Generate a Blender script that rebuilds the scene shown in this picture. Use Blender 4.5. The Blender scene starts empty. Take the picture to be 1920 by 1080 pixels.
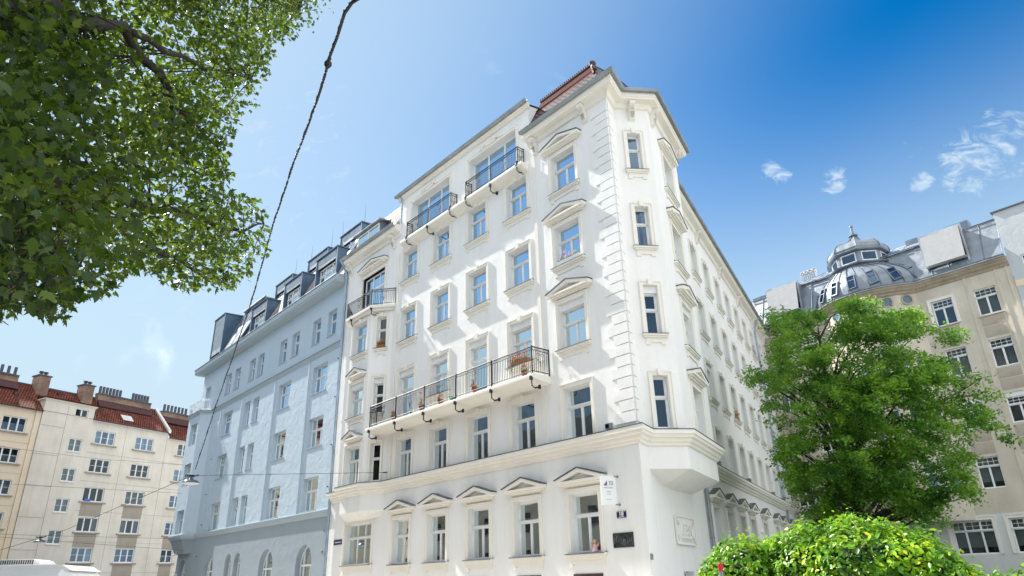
import bpy, bmesh, math, random
import numpy as np
from mathutils import Vector, Matrix
random.seed(7)
rng = np.random.default_rng(11)
sc = bpy.context.scene
COL = sc.collection
R = math.radians

# ------------------------------------------------------------------ materials
def nodes_of(name):
    m = bpy.data.materials.new(name); m.use_nodes = True
    nt = m.node_tree; b = nt.nodes.get('Principled BSDF')
    return m, nt, b
def N(nt, t, **kw):
    n = nt.nodes.new(t)
    for k, v in kw.items():
        if k in n.inputs.keys(): n.inputs[k].default_value = v
        else: setattr(n, k, v)
    return n
def L(nt, a, b): nt.links.new(a, b)
def ramp(nt, fac, stops):
    r = nt.nodes.new('ShaderNodeValToRGB'); cr = r.color_ramp
    while len(cr.elements) < len(stops): cr.elements.new(0.5)
    for e, (p, c) in zip(cr.elements, stops):
        e.position = p; e.color = (c[0], c[1], c[2], 1)
    L(nt, fac, r.inputs[0]); return r
def mixc(nt, fac, a, b, typ='MIX'):
    n = nt.nodes.new('ShaderNodeMix'); n.data_type = 'RGBA'; n.blend_type = typ
    for s, v in ((0, fac), (6, a), (7, b)):
        if hasattr(v, 'is_output') or isinstance(v, bpy.types.NodeSocket): L(nt, v, n.inputs[s])
        elif s == 0: n.inputs[0].default_value = v
        else: n.inputs[s].default_value = (v[0], v[1], v[2], 1)
    return n.outputs[2]

def simple(name, c, rough=.6, metal=0., var=.06, bump=0., bscale=30):
    m, nt, b = nodes_of(name)
    tc = N(nt, 'ShaderNodeTexCoord'); nz = N(nt, 'ShaderNodeTexNoise', Scale=3.0, Detail=6.0)
    L(nt, tc.outputs['Object'], nz.inputs['Vector'])
    c0 = [max(0, x*(1-var*2)) for x in c]; c1 = [min(1, x*(1+var*2)) for x in c]
    r = ramp(nt, nz.outputs[0], [(.3, c0), (.7, c1)])
    L(nt, r.outputs[0], b.inputs['Base Color'])
    b.inputs['Roughness'].default_value = rough; b.inputs['Metallic'].default_value = metal
    if bump:
        n2 = N(nt, 'ShaderNodeTexNoise', Scale=bscale, Detail=4.0); L(nt, tc.outputs['Object'], n2.inputs['Vector'])
        bp = N(nt, 'ShaderNodeBump', Strength=bump, Distance=.02); L(nt, n2.outputs[0], bp.inputs['Height']); L(nt, bp.outputs[0], b.inputs['Normal'])
    return m

def plaster(name, c, dark, wav=.35, fine=.25, grime=.25, streak=.3, rough=.88, patch=None):
    """rendered wall: colour mottling, rain streaks, trowel waves in the bump"""
    m, nt, b = nodes_of(name)
    tc = N(nt, 'ShaderNodeTexCoord'); o = tc.outputs['Object']
    n1 = N(nt, 'ShaderNodeTexNoise', Scale=.45, Detail=8.0, Roughness=.6); L(nt, o, n1.inputs['Vector'])
    mp = N(nt, 'ShaderNodeMapping'); mp.inputs['Scale'].default_value = (2.2, 2.2, .16); L(nt, o, mp.inputs['Vector'])
    n2 = N(nt, 'ShaderNodeTexNoise', Scale=1.0, Detail=7.0, Roughness=.65); L(nt, mp.outputs[0], n2.inputs['Vector'])
    r1 = ramp(nt, n1.outputs[0], [(.35, (0, 0, 0)), (.75, (grime,)*3)])
    r2 = ramp(nt, n2.outputs[0], [(.48, (0, 0, 0)), (.8, (streak,)*3)])
    col = mixc(nt, r1.outputs[0], c, dark)
    col = mixc(nt, r2.outputs[0], col, dark)
    if patch:
        n4 = N(nt, 'ShaderNodeTexNoise', Scale=.6, Detail=3.0, Distortion=1.5); L(nt, o, n4.inputs['Vector'])
        r4 = ramp(nt, n4.outputs[0], [(.64, (0, 0, 0)), (.66, (.75,)*3)])
        col = mixc(nt, r4.outputs[0], col, patch)
    L(nt, col, b.inputs['Base Color'])
    b.inputs['Roughness'].default_value = rough
    b.inputs['Specular IOR Level'].default_value = .25
    n3 = N(nt, 'ShaderNodeTexNoise', Scale=1.6, Detail=3.0, Distortion=.8); L(nt, o, n3.inputs['Vector'])
    n5 = N(nt, 'ShaderNodeTexNoise', Scale=45.0, Detail=3.0); L(nt, o, n5.inputs['Vector'])
    b1 = N(nt, 'ShaderNodeBump', Strength=wav, Distance=.05); L(nt, n3.outputs[0], b1.inputs['Height'])
    b2 = N(nt, 'ShaderNodeBump', Strength=fine, Distance=.006); L(nt, n5.outputs[0], b2.inputs['Height']); L(nt, b1.outputs[0], b2.inputs['Normal'])
    L(nt, b2.outputs[0], b.inputs['Normal'])
    return m

def glass(name, tint=(.55, .6, .62), base=.10, mul=2.0, refl=(.85, .92, 1)):
    m, nt, b = nodes_of(name); nt.nodes.remove(b)
    out = nt.nodes['Material Output']
    tr = N(nt, 'ShaderNodeBsdfTransparent'); tr.inputs[0].default_value = (*tint, 1)
    gl = N(nt, 'ShaderNodeBsdfGlossy', Roughness=.015); gl.inputs[0].default_value = (*refl, 1)
    fr = N(nt, 'ShaderNodeFresnel', IOR=1.5)
    ma = N(nt, 'ShaderNodeMath', operation='MULTIPLY_ADD', use_clamp=True); ma.inputs[1].default_value = mul; ma.inputs[2].default_value = base
    L(nt, fr.outputs[0], ma.inputs[0])
    # slightly uneven old panes
    tc = N(nt, 'ShaderNodeTexCoord'); nz = N(nt, 'ShaderNodeTexNoise', Scale=1.4, Detail=1.0); L(nt, tc.outputs['Object'], nz.inputs['Vector'])
    bp = N(nt, 'ShaderNodeBump', Strength=.12, Distance=.02); L(nt, nz.outputs[0], bp.inputs['Height']); L(nt, bp.outputs[0], gl.inputs['Normal'])
    mx = N(nt, 'ShaderNodeMixShader'); L(nt, ma.outputs[0], mx.inputs[0]); L(nt, tr.outputs[0], mx.inputs[1]); L(nt, gl.outputs[0], mx.inputs[2])
    L(nt, mx.outputs[0], out.inputs[0]); return m

def tiles(name, ca, cb, mortar, sx, sz, zs=1.0, light=None, rough=.7, mort=.1):
    m, nt, b = nodes_of(name)
    tc = N(nt, 'ShaderNodeTexCoord'); sp = N(nt, 'ShaderNodeSeparateXYZ'); L(nt, tc.outputs['Object'], sp.inputs[0])
    mz = N(nt, 'ShaderNodeMath', operation='MULTIPLY'); L(nt, sp.outputs[2], mz.inputs[0]); mz.inputs[1].default_value = zs
    cb_ = N(nt, 'ShaderNodeCombineXYZ'); L(nt, sp.outputs[0], cb_.inputs[0]); L(nt, mz.outputs[0], cb_.inputs[1])
    br = N(nt, 'ShaderNodeTexBrick', Scale=1.0); br.inputs['Brick Width'].default_value = sx; br.inputs['Row Height'].default_value = sz
    br.inputs['Mortar Size'].default_value = sz*mort; br.inputs['Mortar Smooth'].default_value = .3
    br.inputs['Color1'].default_value = (*ca, 1); br.inputs['Color2'].default_value = (*cb, 1); br.inputs['Mortar'].default_value = (*mortar, 1)
    L(nt, cb_.outputs[0], br.inputs['Vector'])
    nz = N(nt, 'ShaderNodeTexNoise', Scale=.8, Detail=6.0); L(nt, tc.outputs['Object'], nz.inputs['Vector'])
    r = ramp(nt, nz.outputs[0], [(.3, (.6,)*3), (.7, (1.15,)*3)])
    L(nt, mixc(nt, 1.0, br.outputs[0], r.outputs[0], 'MULTIPLY'), b.inputs['Base Color'])
    # each row leans out towards its lower edge
    fr = N(nt, 'ShaderNodeMath', operation='DIVIDE'); L(nt, mz.outputs[0], fr.inputs[0]); fr.inputs[1].default_value = sz
    f2 = N(nt, 'ShaderNodeMath', operation='FRACT'); L(nt, fr.outputs[0], f2.inputs[0])
    f3 = N(nt, 'ShaderNodeMath', operation='SUBTRACT'); f3.inputs[0].default_value = 1; L(nt, f2.outputs[0], f3.inputs[1])
    f4 = N(nt, 'ShaderNodeMath', operation='MULTIPLY'); L(nt, f3.outputs[0], f4.inputs[0]); L(nt, br.outputs['Fac'], f4.inputs[1])
    f5 = N(nt, 'ShaderNodeMath', operation='SUBTRACT'); L(nt, f3.outputs[0], f5.inputs[0]); L(nt, br.outputs['Fac'], f5.inputs[1])
    bp = N(nt, 'ShaderNodeBump', Strength=1.0, Distance=.035); L(nt, f5.outputs[0], bp.inputs['Height']); L(nt, bp.outputs[0], b.inputs['Normal'])
    b.inputs['Roughness'].default_value = rough; b.inputs['Specular IOR Level'].default_value = .08
    return m

def leafmat(name, cols, trans=.35, rough=.45, tcol=(.35, .6, .08), clump=None):
    m, nt, b = nodes_of(name)
    ge = N(nt, 'ShaderNodeNewGeometry')
    r = ramp(nt, ge.outputs['Random Per Island'], [(i/(len(cols)-1), c) for i, c in enumerate(cols)])
    lc = r.outputs[0]; tc_ = mixc(nt, .6, lc, tcol)
    if clump:      # noise darkens some leaf clumps and yellows others, for contrast
        tx = N(nt, 'ShaderNodeTexCoord'); nz = N(nt, 'ShaderNodeTexNoise', Scale=clump, Detail=3.0, Roughness=.6); L(nt, tx.outputs['Object'], nz.inputs['Vector'])
        k = ramp(nt, nz.outputs[0], [(.36, (.34, .46, .55)), (.50, (.9, .95, .9)), (.66, (2.3, 1.65, 1.2))])
        lc = mixc(nt, 1.0, lc, k.outputs[0], 'MULTIPLY'); k2 = ramp(nt, nz.outputs[0], [(.36, (.35, .5, .5)), (.52, (1, 1, 1))]); tc_ = mixc(nt, 1.0, tc_, k2.outputs[0], 'MULTIPLY')
    L(nt, lc, b.inputs['Base Color']); b.inputs['Roughness'].default_value = rough
    b.inputs['Specular IOR Level'].default_value = .4
    t = N(nt, 'ShaderNodeBsdfTranslucent'); L(nt, tc_, t.inputs[0])
    mx = N(nt, 'ShaderNodeMixShader'); mx.inputs[0].default_value = trans
    L(nt, b.outputs[0], mx.inputs[1]); L(nt, t.outputs[0], mx.inputs[2]); L(nt, mx.outputs[0], nt.nodes['Material Output'].inputs[0])
    return m

def curtainmat(name, c, trans=.5):
    m, nt, b = nodes_of(name); b.inputs['Base Color'].default_value = (*c, 1); b.inputs['Roughness'].default_value = .9
    t = N(nt, 'ShaderNodeBsdfTranslucent'); t.inputs[0].default_value = (*c, 1)
    mx = N(nt, 'ShaderNodeMixShader'); mx.inputs[0].default_value = trans
    L(nt, b.outputs[0], mx.inputs[1]); L(nt, t.outputs[0], mx.inputs[2]); L(nt, mx.outputs[0], nt.nodes['Material Output'].inputs[0])
    return m

def zinc(name, c, seam=0., rough=.38, axis=0):
    m, nt, b = nodes_of(name)
    tc = N(nt, 'ShaderNodeTexCoord'); nz = N(nt, 'ShaderNodeTexNoise', Scale=1.3, Detail=6.0); L(nt, tc.outputs['Object'], nz.inputs['Vector'])
    r = ramp(nt, nz.outputs[0], [(.3, [x*.75 for x in c]), (.7, [min(1, x*1.2) for x in c])]); L(nt, r.outputs[0], b.inputs['Base Color'])
    b.inputs['Metallic'].default_value = .35
    r2 = ramp(nt, nz.outputs[0], [(.3, (rough-.08,)*3), (.7, (rough+.15,)*3)]); L(nt, r2.outputs[0], b.inputs['Roughness'])
    n2 = N(nt, 'ShaderNodeTexNoise', Scale=2.2, Detail=2.0); L(nt, tc.outputs['Object'], n2.inputs['Vector'])
    bp = N(nt, 'ShaderNodeBump', Strength=.25, Distance=.04); L(nt, n2.outputs[0], bp.inputs['Height']); L(nt, bp.outputs[0], b.inputs['Normal'])
    return m

M = {}
M['white'] = plaster('white_render', (.86, .855, .835), (.55, .53, .48), wav=.30, fine=.15, grime=.16, streak=.22)
M['trim'] = plaster('cream_trim', (.85, .82, .75), (.5, .47, .4), wav=.12, fine=.1, grime=.10, streak=.14)
M['blue'] = plaster('pale_blue_render', (.50, .60, .68), (.36, .48, .58), wav=.75, fine=.3, grime=.3, streak=.25)
M['bluegrey'] = plaster('grey_blue_plinth', (.30, .36, .41), (.36, .41, .45), wav=.55, fine=.3, grime=.5, streak=.4)
M['bluetrim'] = plaster('blue_grey_trim', (.42, .50, .55), (.3, .35, .38), wav=.2, grime=.2)
M['creamA'] = plaster('old_cream_render', (.76, .69, .59), (.44, .37, .28), wav=.3, grime=.42, streak=.30, patch=None)
M['orangeA'] = plaster('apricot_render', (.80, .66, .49), (.45, .34, .24), wav=.3, grime=.25, streak=.25)
M['stain'] = plaster('weathered_render', (.42, .36, .29), (.26, .22, .18), wav=.3, grime=.6, streak=.7)
M['joint'] = simple('dark_joint', (.3, .26, .21), .9)
M['beige'] = plaster('beige_render', (.66, .60, .50), (.36, .30, .23), wav=.4, fine=.4, grime=.5, streak=.22)
M['beigepanel'] = plaster('rough_panel_render', (.50, .44, .36), (.24, .2, .16), wav=.5, fine=.8, grime=.6, streak=.4)
M['beigetrim'] = plaster('weathered_cornice', (.46, .39, .30), (.16, .13, .10), wav=.4, grime=.6, streak=.6)
M['plinth'] = plaster('pale_grey_render', (.68, .68, .67), (.5, .5, .5), wav=.3, grime=.25, streak=.2)
M['greyH'] = plaster('light_grey_render', (.52, .55, .57), (.42, .44, .45), wav=.5, grime=.35, streak=.3)
M['frame'] = simple('white_window_paint', (.82, .83, .83), .45, var=.02)
M['frameold'] = simple('aged_white_paint', (.72, .70, .64), .55, var=.06)
M['glass'] = glass('window_glass', tint=(.42, .47, .49), base=.015, mul=1.1, refl=(.62, .70, .72))
M['glassdeep'] = glass('sky_reflecting_glass', tint=(.55, .62, .68), base=.09, mul=1.5, refl=(.42, .58, .74))
M['curtain'] = curtainmat('white_curtain', (.78, .78, .78))
M['blind'] = curtainmat('pale_blind', (.52, .52, .48), .2)
M['greyblind'] = simple('grey_blind', (.36, .37, .38), .8)
M['shutter'] = simple('white_shutter_box', (.78, .79, .8), .5, var=.03)
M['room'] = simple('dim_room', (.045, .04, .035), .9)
M['iron'] = simple('black_iron', (.018, .022, .03), .42, metal=.3)
M['whiteiron'] = simple('white_iron', (.8, .8, .8), .5)
M['zincl'] = zinc('light_zinc', (.25, .28, .31))
M['zincw'] = zinc('pale_sheet_zinc', (.44, .47, .50), rough=.5)
M['zincd'] = zinc('dark_zinc', (.16, .20, .25))
M['bluezinc'] = zinc('blue_grey_zinc', (.07, .125, .19))
M['gutter'] = zinc('gutter_zinc', (.28, .31, .33))
M['pipe'] = zinc('blue_grey_pipe', (.33, .42, .50))
M['lead'] = simple('dark_sill_sheet', (.10, .11, .12), .5, metal=.3)
M['tileW'] = tiles('pale_red_roof_tiles', (.25, .19, .175), (.17, .12, .11), (.02, .012, .01), .30, .17, 1.0, mort=.24)
M['tileR'] = tiles('red_roof_tiles', (.36, .115, .07), (.24, .075, .05), (.05, .018, .014), .26, .30, 1.0, mort=.16)
M['tileB'] = tiles('light_grey_roof_tiles', (.52, .47, .45), (.42, .38, .37), (.2, .17, .16), .25, .2, 1.1)
M['oxide'] = simple('oxide_red_sheet', (.075, .022, .018), .9, var=.15)
M['oxide'].node_tree.nodes['Principled BSDF'].inputs['Specular IOR Level'].default_value = .08
M['oxided'] = simple('dark_red_sheet', (.07, .024, .022), .6, var=.15)
M['brick'] = tiles('chimney_brick', (.42, .27, .19), (.32, .20, .15), (.40, .36, .31), .26, .085, 1.0)
M['pot'] = simple('dark_chimney_pot', (.07, .08, .10), .6)
M['steel'] = simple('bright_steel_flue', (.6, .6, .6), .25, metal=.9)
M['awning'] = simple('pale_awning_cloth', (.40, .40, .40), .8, var=.03)
M['navy'] = simple('navy_enamel', (.012, .018, .09), .3, var=.02)
M['letter'] = simple('white_enamel', (.85, .85, .85), .4, var=.0)
M['plaque'] = simple('dark_stone_plaque', (.035, .045, .045), .25, var=.4)
M['plaquerel'] = simple('bronze_relief', (.10, .12, .12), .35, var=.3)
M['signw'] = simple('white_acrylic', (.82, .84, .85), .25, var=.01)
M['ink'] = simple('dark_print', (.03, .035, .04), .6)
M['grey'] = simple('grey_print', (.35, .38, .4), .6)
M['terra'] = simple('terracotta', (.42, .16, .08), .8)
M['bark'] = simple('dark_bark', (.032, .025, .02), .9, bump=.6, var=.2)
M['asphalt'] = simple('pale_stone_setts', (.27, .25, .22), .9, bump=.3, bscale=60)
M['pave'] = simple('pale_paving', (.50, .475, .43), .85, bump=.2, bscale=40)
M['grass'] = simple('grass_ground', (.06, .11, .03), .95, bump=.5)
M['paintline'] = simple('road_paint', (.75, .75, .73), .7)
M['maple'] = leafmat('maple_leaf', [(.008, .026, .007), (.014, .042, .009), (.024, .062, .012), (.07, .12, .02)], trans=.34, tcol=(.38, .56, .03), clump=1.5)
M['samara'] = leafmat('maple_keys', [(.16, .22, .03), (.25, .30, .05), (.32, .20, .06)], trans=.4, tcol=(.6, .6, .1))
M['horn'] = leafmat('hornbeam_leaf', [(.06, .17, .028), (.10, .25, .035), (.19, .39, .055)], trans=.46, tcol=(.43, .72, .06), clump=.85)
M['vine'] = leafmat('vine_leaf', [(.06, .19, .012), (.11, .32, .015), (.20, .45, .02), (.42, .55, .04)], trans=.36, rough=.4, tcol=(.45, .72, .03), clump=3.2)
M['core'] = simple('shade_dark_core', (.015, .028, .008), .95)
M['petal'] = leafmat('flower_petals', [(.55, .35, .75), (.75, .55, .85), (.8, .45, .6)], trans=.3, tcol=(.8, .6, .9))
M['petalr'] = leafmat('red_flower_petals', [(.6, .12, .08), (.7, .25, .15), (.75, .4, .3)], trans=.3, tcol=(.8, .3, .2))
M['herb'] = leafmat('pot_plant_leaf', [(.10, .22, .03), (.25, .35, .04)], trans=.35)
M['van'] = simple('white_van_paint', (.85, .85, .84), .25, var=.01)
M['rubber'] = simple('black_rubber', (.02, .02, .02), .7)
M['red'] = simple('red_plastic', (.6, .03, .03), .4)
M['pinkcloth'] = simple('pink_cloth', (.75, .45, .55), .8)
M['skin'] = simple('doll_wood', (.62, .34, .2), .7)
M['green'] = simple('green_plastic', (.02, .32, .18), .35)
M['bluep'] = simple('blue_plastic', (.03, .12, .6), .4)
M['lampg'] = simple('enamel_lamp', (.10, .14, .19), .25, metal=.4)
M['lampin'] = simple('lamp_inside', (.75, .75, .7), .4)
M['cable'] = simple('black_cable', (.02, .022, .025), .6)
M['camgrey'] = simple('grey_housing', (.25, .26, .27), .5)

# ------------------------------------------------------------------ frames (wall planes)
def az(a): return (math.sin(R(a)), math.cos(R(a)))
class Frame:
    """a vertical wall plane: u runs along it, o stands out of it, z is up"""
    def __init__(s, org, a, flip=False):
        s.p = (org[0], org[1]); s.d = az(a); s.n = (s.d[1], -s.d[0])
        if (s.n[0]*-s.p[0] + s.n[1]*-s.p[1] < 0) != flip: s.n = (-s.n[0], -s.n[1])
        cr = s.d[0]*s.n[1]-s.d[1]*s.n[0]; s.s = 1 if cr > 0 else -1
        x = (s.d[0]*s.s, s.d[1]*s.s)
        s.M = Matrix(((x[0], s.n[0], 0, s.p[0]), (x[1], s.n[1], 0, s.p[1]), (0, 0, 1, 0), (0, 0, 0, 1)))
    def w(s, u, o=0, z=0): return Vector((s.p[0]+s.d[0]*u+s.n[0]*o, s.p[1]+s.d[1]*u+s.n[1]*o, z))
    def at(s, u, o=0, z=0): return s.M @ Matrix.Translation((s.s*u, o, z))
ID = Matrix.Identity(4)
CACHE = {}
WORLD = {}
class MB:
    def __init__(s): s.v = []; s.f = []
    def add(s, vs, fs):
        b = len(s.v); s.v += [tuple(v) for v in vs]; s.f += [tuple(b+i for i in f) for f in fs]; return s
    def box(s, x0, x1, y0, y1, z0, z1):
        x0, x1 = sorted((x0, x1)); y0, y1 = sorted((y0, y1)); z0, z1 = sorted((z0, z1))
        return s.add([(x0,y0,z0),(x1,y0,z0),(x1,y1,z0),(x0,y1,z0),(x0,y0,z1),(x1,y0,z1),(x1,y1,z1),(x0,y1,z1)],
                     [(0,3,2,1),(4,5,6,7),(0,1,5,4),(1,2,6,5),(2,3,7,6),(3,0,4,7)])
    def prism(s, poly, ext, axis=0):
        """poly: 2-D outline, extruded between ext[0], ext[1] along axis"""
        n = len(poly); vs = []
        for e in ext:
            for a, b in poly: vs.append((e, a, b) if axis == 0 else (a, e, b) if axis == 1 else (a, b, e))
        return s.add(vs, [tuple(range(n)), tuple(range(2*n-1, n-1, -1))] + [(i, (i+1) % n, n+(i+1) % n, n+i) for i in range(n)])
    def tube(s, pts, r, n=6, cap=True):
        pts = [Vector(p) for p in pts]; rs = r if isinstance(r, (list, tuple)) else [r]*len(pts)
        up = Vector((0, 0, 1)); rings = []; prev = None
        for i, p in enumerate(pts):
            t = (pts[min(i+1, len(pts)-1)]-pts[max(i-1, 0)])
            t = t.normalized() if t.length > 1e-9 else Vector((0, 0, 1))
            if prev is None:
                a = t.cross(up); a = t.cross(Vector((1, 0, 0))) if a.length < .05 else a
            else:
                a = prev - t*prev.dot(t); a = t.cross(up) if a.length < 1e-4 else a
            a.normalize(); prev = a; b = t.cross(a)
            rings.append([p+(a*math.cos(2*math.pi*k/n)+b*math.sin(2*math.pi*k/n))*rs[i] for k in range(n)])
        vs = [v for ring in rings for v in ring]; fs = []
        for i in range(len(rings)-1):
            for k in range(n): fs.append((i*n+k, i*n+(k+1) % n, (i+1)*n+(k+1) % n, (i+1)*n+k))
        if cap: fs += [tuple(range(n-1, -1, -1)), tuple((len(rings)-1)*n+k for k in range(n))]
        return s.add(vs, fs)
    def lathe(s, c, prof, n=16, a0=0, a1=2*math.pi):
        full = abs(a1-a0-2*math.pi) < 1e-6; m = n if full else n+1; vs = []
        for r, z in prof:
            for k in range(m):
                a = a0+(a1-a0)*k/n; vs.append((c[0]+r*math.cos(a), c[1]+r*math.sin(a), c[2]+z))
        fs = []
        for i in range(len(prof)-1):
            for k in range(n): fs.append((i*m+k, i*m+(k+1) % m, (i+1)*m+(k+1) % m, (i+1)*m+k))
        return s.add(vs, fs)
    def sweep(s, path, prof):
        """profile (out, z) carried along a plan path with mitred corners; right-hand side of travel is outside"""
        n = len(path); nor = []
        for i in range(n-1):
            dx, dy = path[i+1][0]-path[i][0], path[i+1][1]-path[i][1]; l = math.hypot(dx, dy); nor.append((dy/l, -dx/l))
        vs = []
        for i in range(n):
            if i == 0: m = nor[0]
            elif i == n-1: m = nor[-1]
            else:
                a, b = nor[i-1], nor[i]; k = 1+a[0]*b[0]+a[1]*b[1]; k = max(k, .25); m = ((a[0]+b[0])/k, (a[1]+b[1])/k)
            for o, z in prof: vs.append((path[i][0]+m[0]*o, path[i][1]+m[1]*o, z))
        k = len(prof); fs = [(i*k+j, (i+1)*k+j, (i+1)*k+j+1, i*k+j+1) for i in range(n-1) for j in range(k-1)]
        fs += [tuple(range(k)), tuple((n-1)*k+j for j in range(k-1, -1, -1))]
        return s.add(vs, fs)
    def mesh(s, name, mat, smooth=False, recalc=True):
        me = bpy.data.meshes.new(name); me.from_pydata(s.v, [], s.f)
        if recalc:
            bm = bmesh.new(); bm.from_mesh(me); bmesh.ops.recalc_face_normals(bm, faces=bm.faces); bm.to_mesh(me); bm.free()
        if smooth: me.polygons.foreach_set('use_smooth', [True]*len(me.polygons))
        me.materials.append(mat); return me

def tag(o, label=None, cat=None, group=None, kind=None):
    if label: o['label'] = label
    if cat: o['category'] = cat
    if group: o['group'] = group
    if kind: o['kind'] = kind
    return o
def link(name, data, mw=ID, parent=None):
    o = bpy.data.objects.new(name, data); COL.objects.link(o)
    WORLD[o] = mw.copy()
    if parent is not None:
        o.parent = parent; o.matrix_basis = WORLD[parent].inverted() @ mw
    else: o.matrix_basis = mw
    return o
def thing(name, label, cat, mw=ID, group=None): return tag(link(name, None, mw), label, cat, group)
def part(name, mb, mat, parent, mw=ID, smooth=False):
    me = mb if isinstance(mb, bpy.types.Mesh) else mb.mesh(name, mat, smooth)
    return link(name, me, mw, parent)
def pieces(name, boxes, mat, parent, mw):
    """every box a part of its own, sharing one mesh per size"""
    out = []
    for bx in boxes:
        x0, x1 = sorted(bx[0:2]); y0, y1 = bx[2:4]; z0, z1 = bx[4:6]
        cx, cz = (x0+x1)/2, (z0+z1)/2; key = ('pc', name, round(x1-x0, 3), round(z1-z0, 3), round(y0, 3), round(y1, 3), mat.name)
        if key not in CACHE: CACHE[key] = MB().box(x0-cx, x1-cx, y0, y1, z0-cz, z1-cz).mesh(name, mat)
        out.append(link(name, CACHE[key], mw @ Matrix.Translation((cx, 0, cz)), parent))
    return out
def copy_tree(o, mw, label=None):
    """copy a thing with its parts and sub-parts, placed at mw"""
    c = o.copy(); COL.objects.link(c); WORLD[c] = mw.copy(); c.matrix_basis = mw
    if label: c['label'] = label
    def rec(src, dst):
        for ch in [x for x in src.children]:
            k = ch.copy(); COL.objects.link(k); k.parent = dst; WORLD[k] = WORLD[dst] @ ch.matrix_basis; rec(ch, k)
    rec(o, c); return c

# ------------------------------------------------------------------ wall with openings
def wall(mb, fr, u0, u1, z0, z1, ops, rec=.28, o=0., arches=()):
    """ops: (u0,u1,z0,z1) openings; builds the wall face and the reveals"""
    S = fr.s
    us = sorted({u0, u1, *[x for p in ops for x in p[:2] if u0 < x < u1]}); zs = sorted({z0, z1, *[x for p in ops for x in p[2:4] if z0 < x < z1]})
    for j in range(len(zs)-1):
        run = None
        for i in range(len(us)-1):
            cu, cz = (us[i]+us[i+1])/2, (zs[j]+zs[j+1])/2
            hole = any(p[0] < cu < p[1] and p[2] < cz < p[3] for p in ops)
            if not hole and run is None: run = us[i]
            if run is not None and (hole or i == len(us)-2):
                e = us[i] if hole else us[i+1]
                a, b = sorted((S*run, S*e))
                mb.add([(a, o, zs[j]), (b, o, zs[j]), (b, o, zs[j+1]), (a, o, zs[j+1])], [(0, 1, 2, 3)]); run = None
                
    for p in ops:
        a, b = sorted((S*p[0], S*p[1])); c, d = p[2], p[3]; y = o-rec
        mb.add([(a,o,c),(a,y,c),(a,y,d),(a,o,d)], [(0,1,2,3)]); mb.add([(b,o,c),(b,o,d),(b,y,d),(b,y,c)], [(0,1,2,3)])
        mb.add([(a,o,d),(a,y,d),(b,y,d),(b,o,d)], [(0,1,2,3)]); mb.add([(a,o,c),(b,o,c),(b,y,c),(a,y,c)], [(0,1,2,3)])
        if len(p) > 4:     # arched head: fill the spandrels
            w = b-a; r = w/2; zc = d-r; k = 10; cx = (a+b)/2
            arc = [(cx-r*math.cos(math.pi*i/k), zc+r*math.sin(math.pi*i/k)) for i in range(k+1)]
            for yy in (o,):
                mb.add([(a, yy, d)]+[(x, yy, z) for x, z in arc[:k//2+1]], [tuple(range(k//2+2))])
                mb.add([(b, yy, d)]+[(x, yy, z) for x, z in arc[k//2:]][::-1], [tuple(range(k//2+2))])
            for i in range(k):
                (x0, q0), (x1, q1) = arc[i], arc[i+1]
                mb.add([(x0, o, q0), (x1, o, q1), (x1, y, q1), (x0, y, q0)], [(0, 1, 2, 3)])
    return mb

# ------------------------------------------------------------------ windows
# style: (lower light boundaries, transom fraction or None, upper light boundaries, lower bar count, upper bar rows, upper bar cols per light)
ST = {'T': ([.5], .63, [], 0, 0, 0), 'N': ([], .60, [], 0, 0, 0), 'D': ([.5], .72, [], 0, 0, 0), 'D1': ([], .74, [], 0, 0, 0),
      'W3': ([.36, .66], .66, [.36, .66], 0, 0, 0), 'Q3': ([.33, .67], None, [], 0, 0, 0), 'Q3b': ([.33, .67], None, [], 1, 0, 0),
      'Q2b': ([.5], None, [], 1, 0, 0), 'Q2': ([.5], None, [], 0, 0, 0), 'P3': ([.33, .67], None, [], 0, 0, 0),
      'G': ([.5], .70, [], 0, 1, 3), 'G3': ([.31, .69], .70, [.31, .69], 0, 1, 1), 'BW': ([.36, .70], .60, [.70], 0, 0, 0),
      'BN': ([], .60, [], 0, 0, 0), 'BG': ([.5], .60, [.5], 0, 1, 1), 'L1': ([], None, [], 0, 0, 0)}
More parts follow.
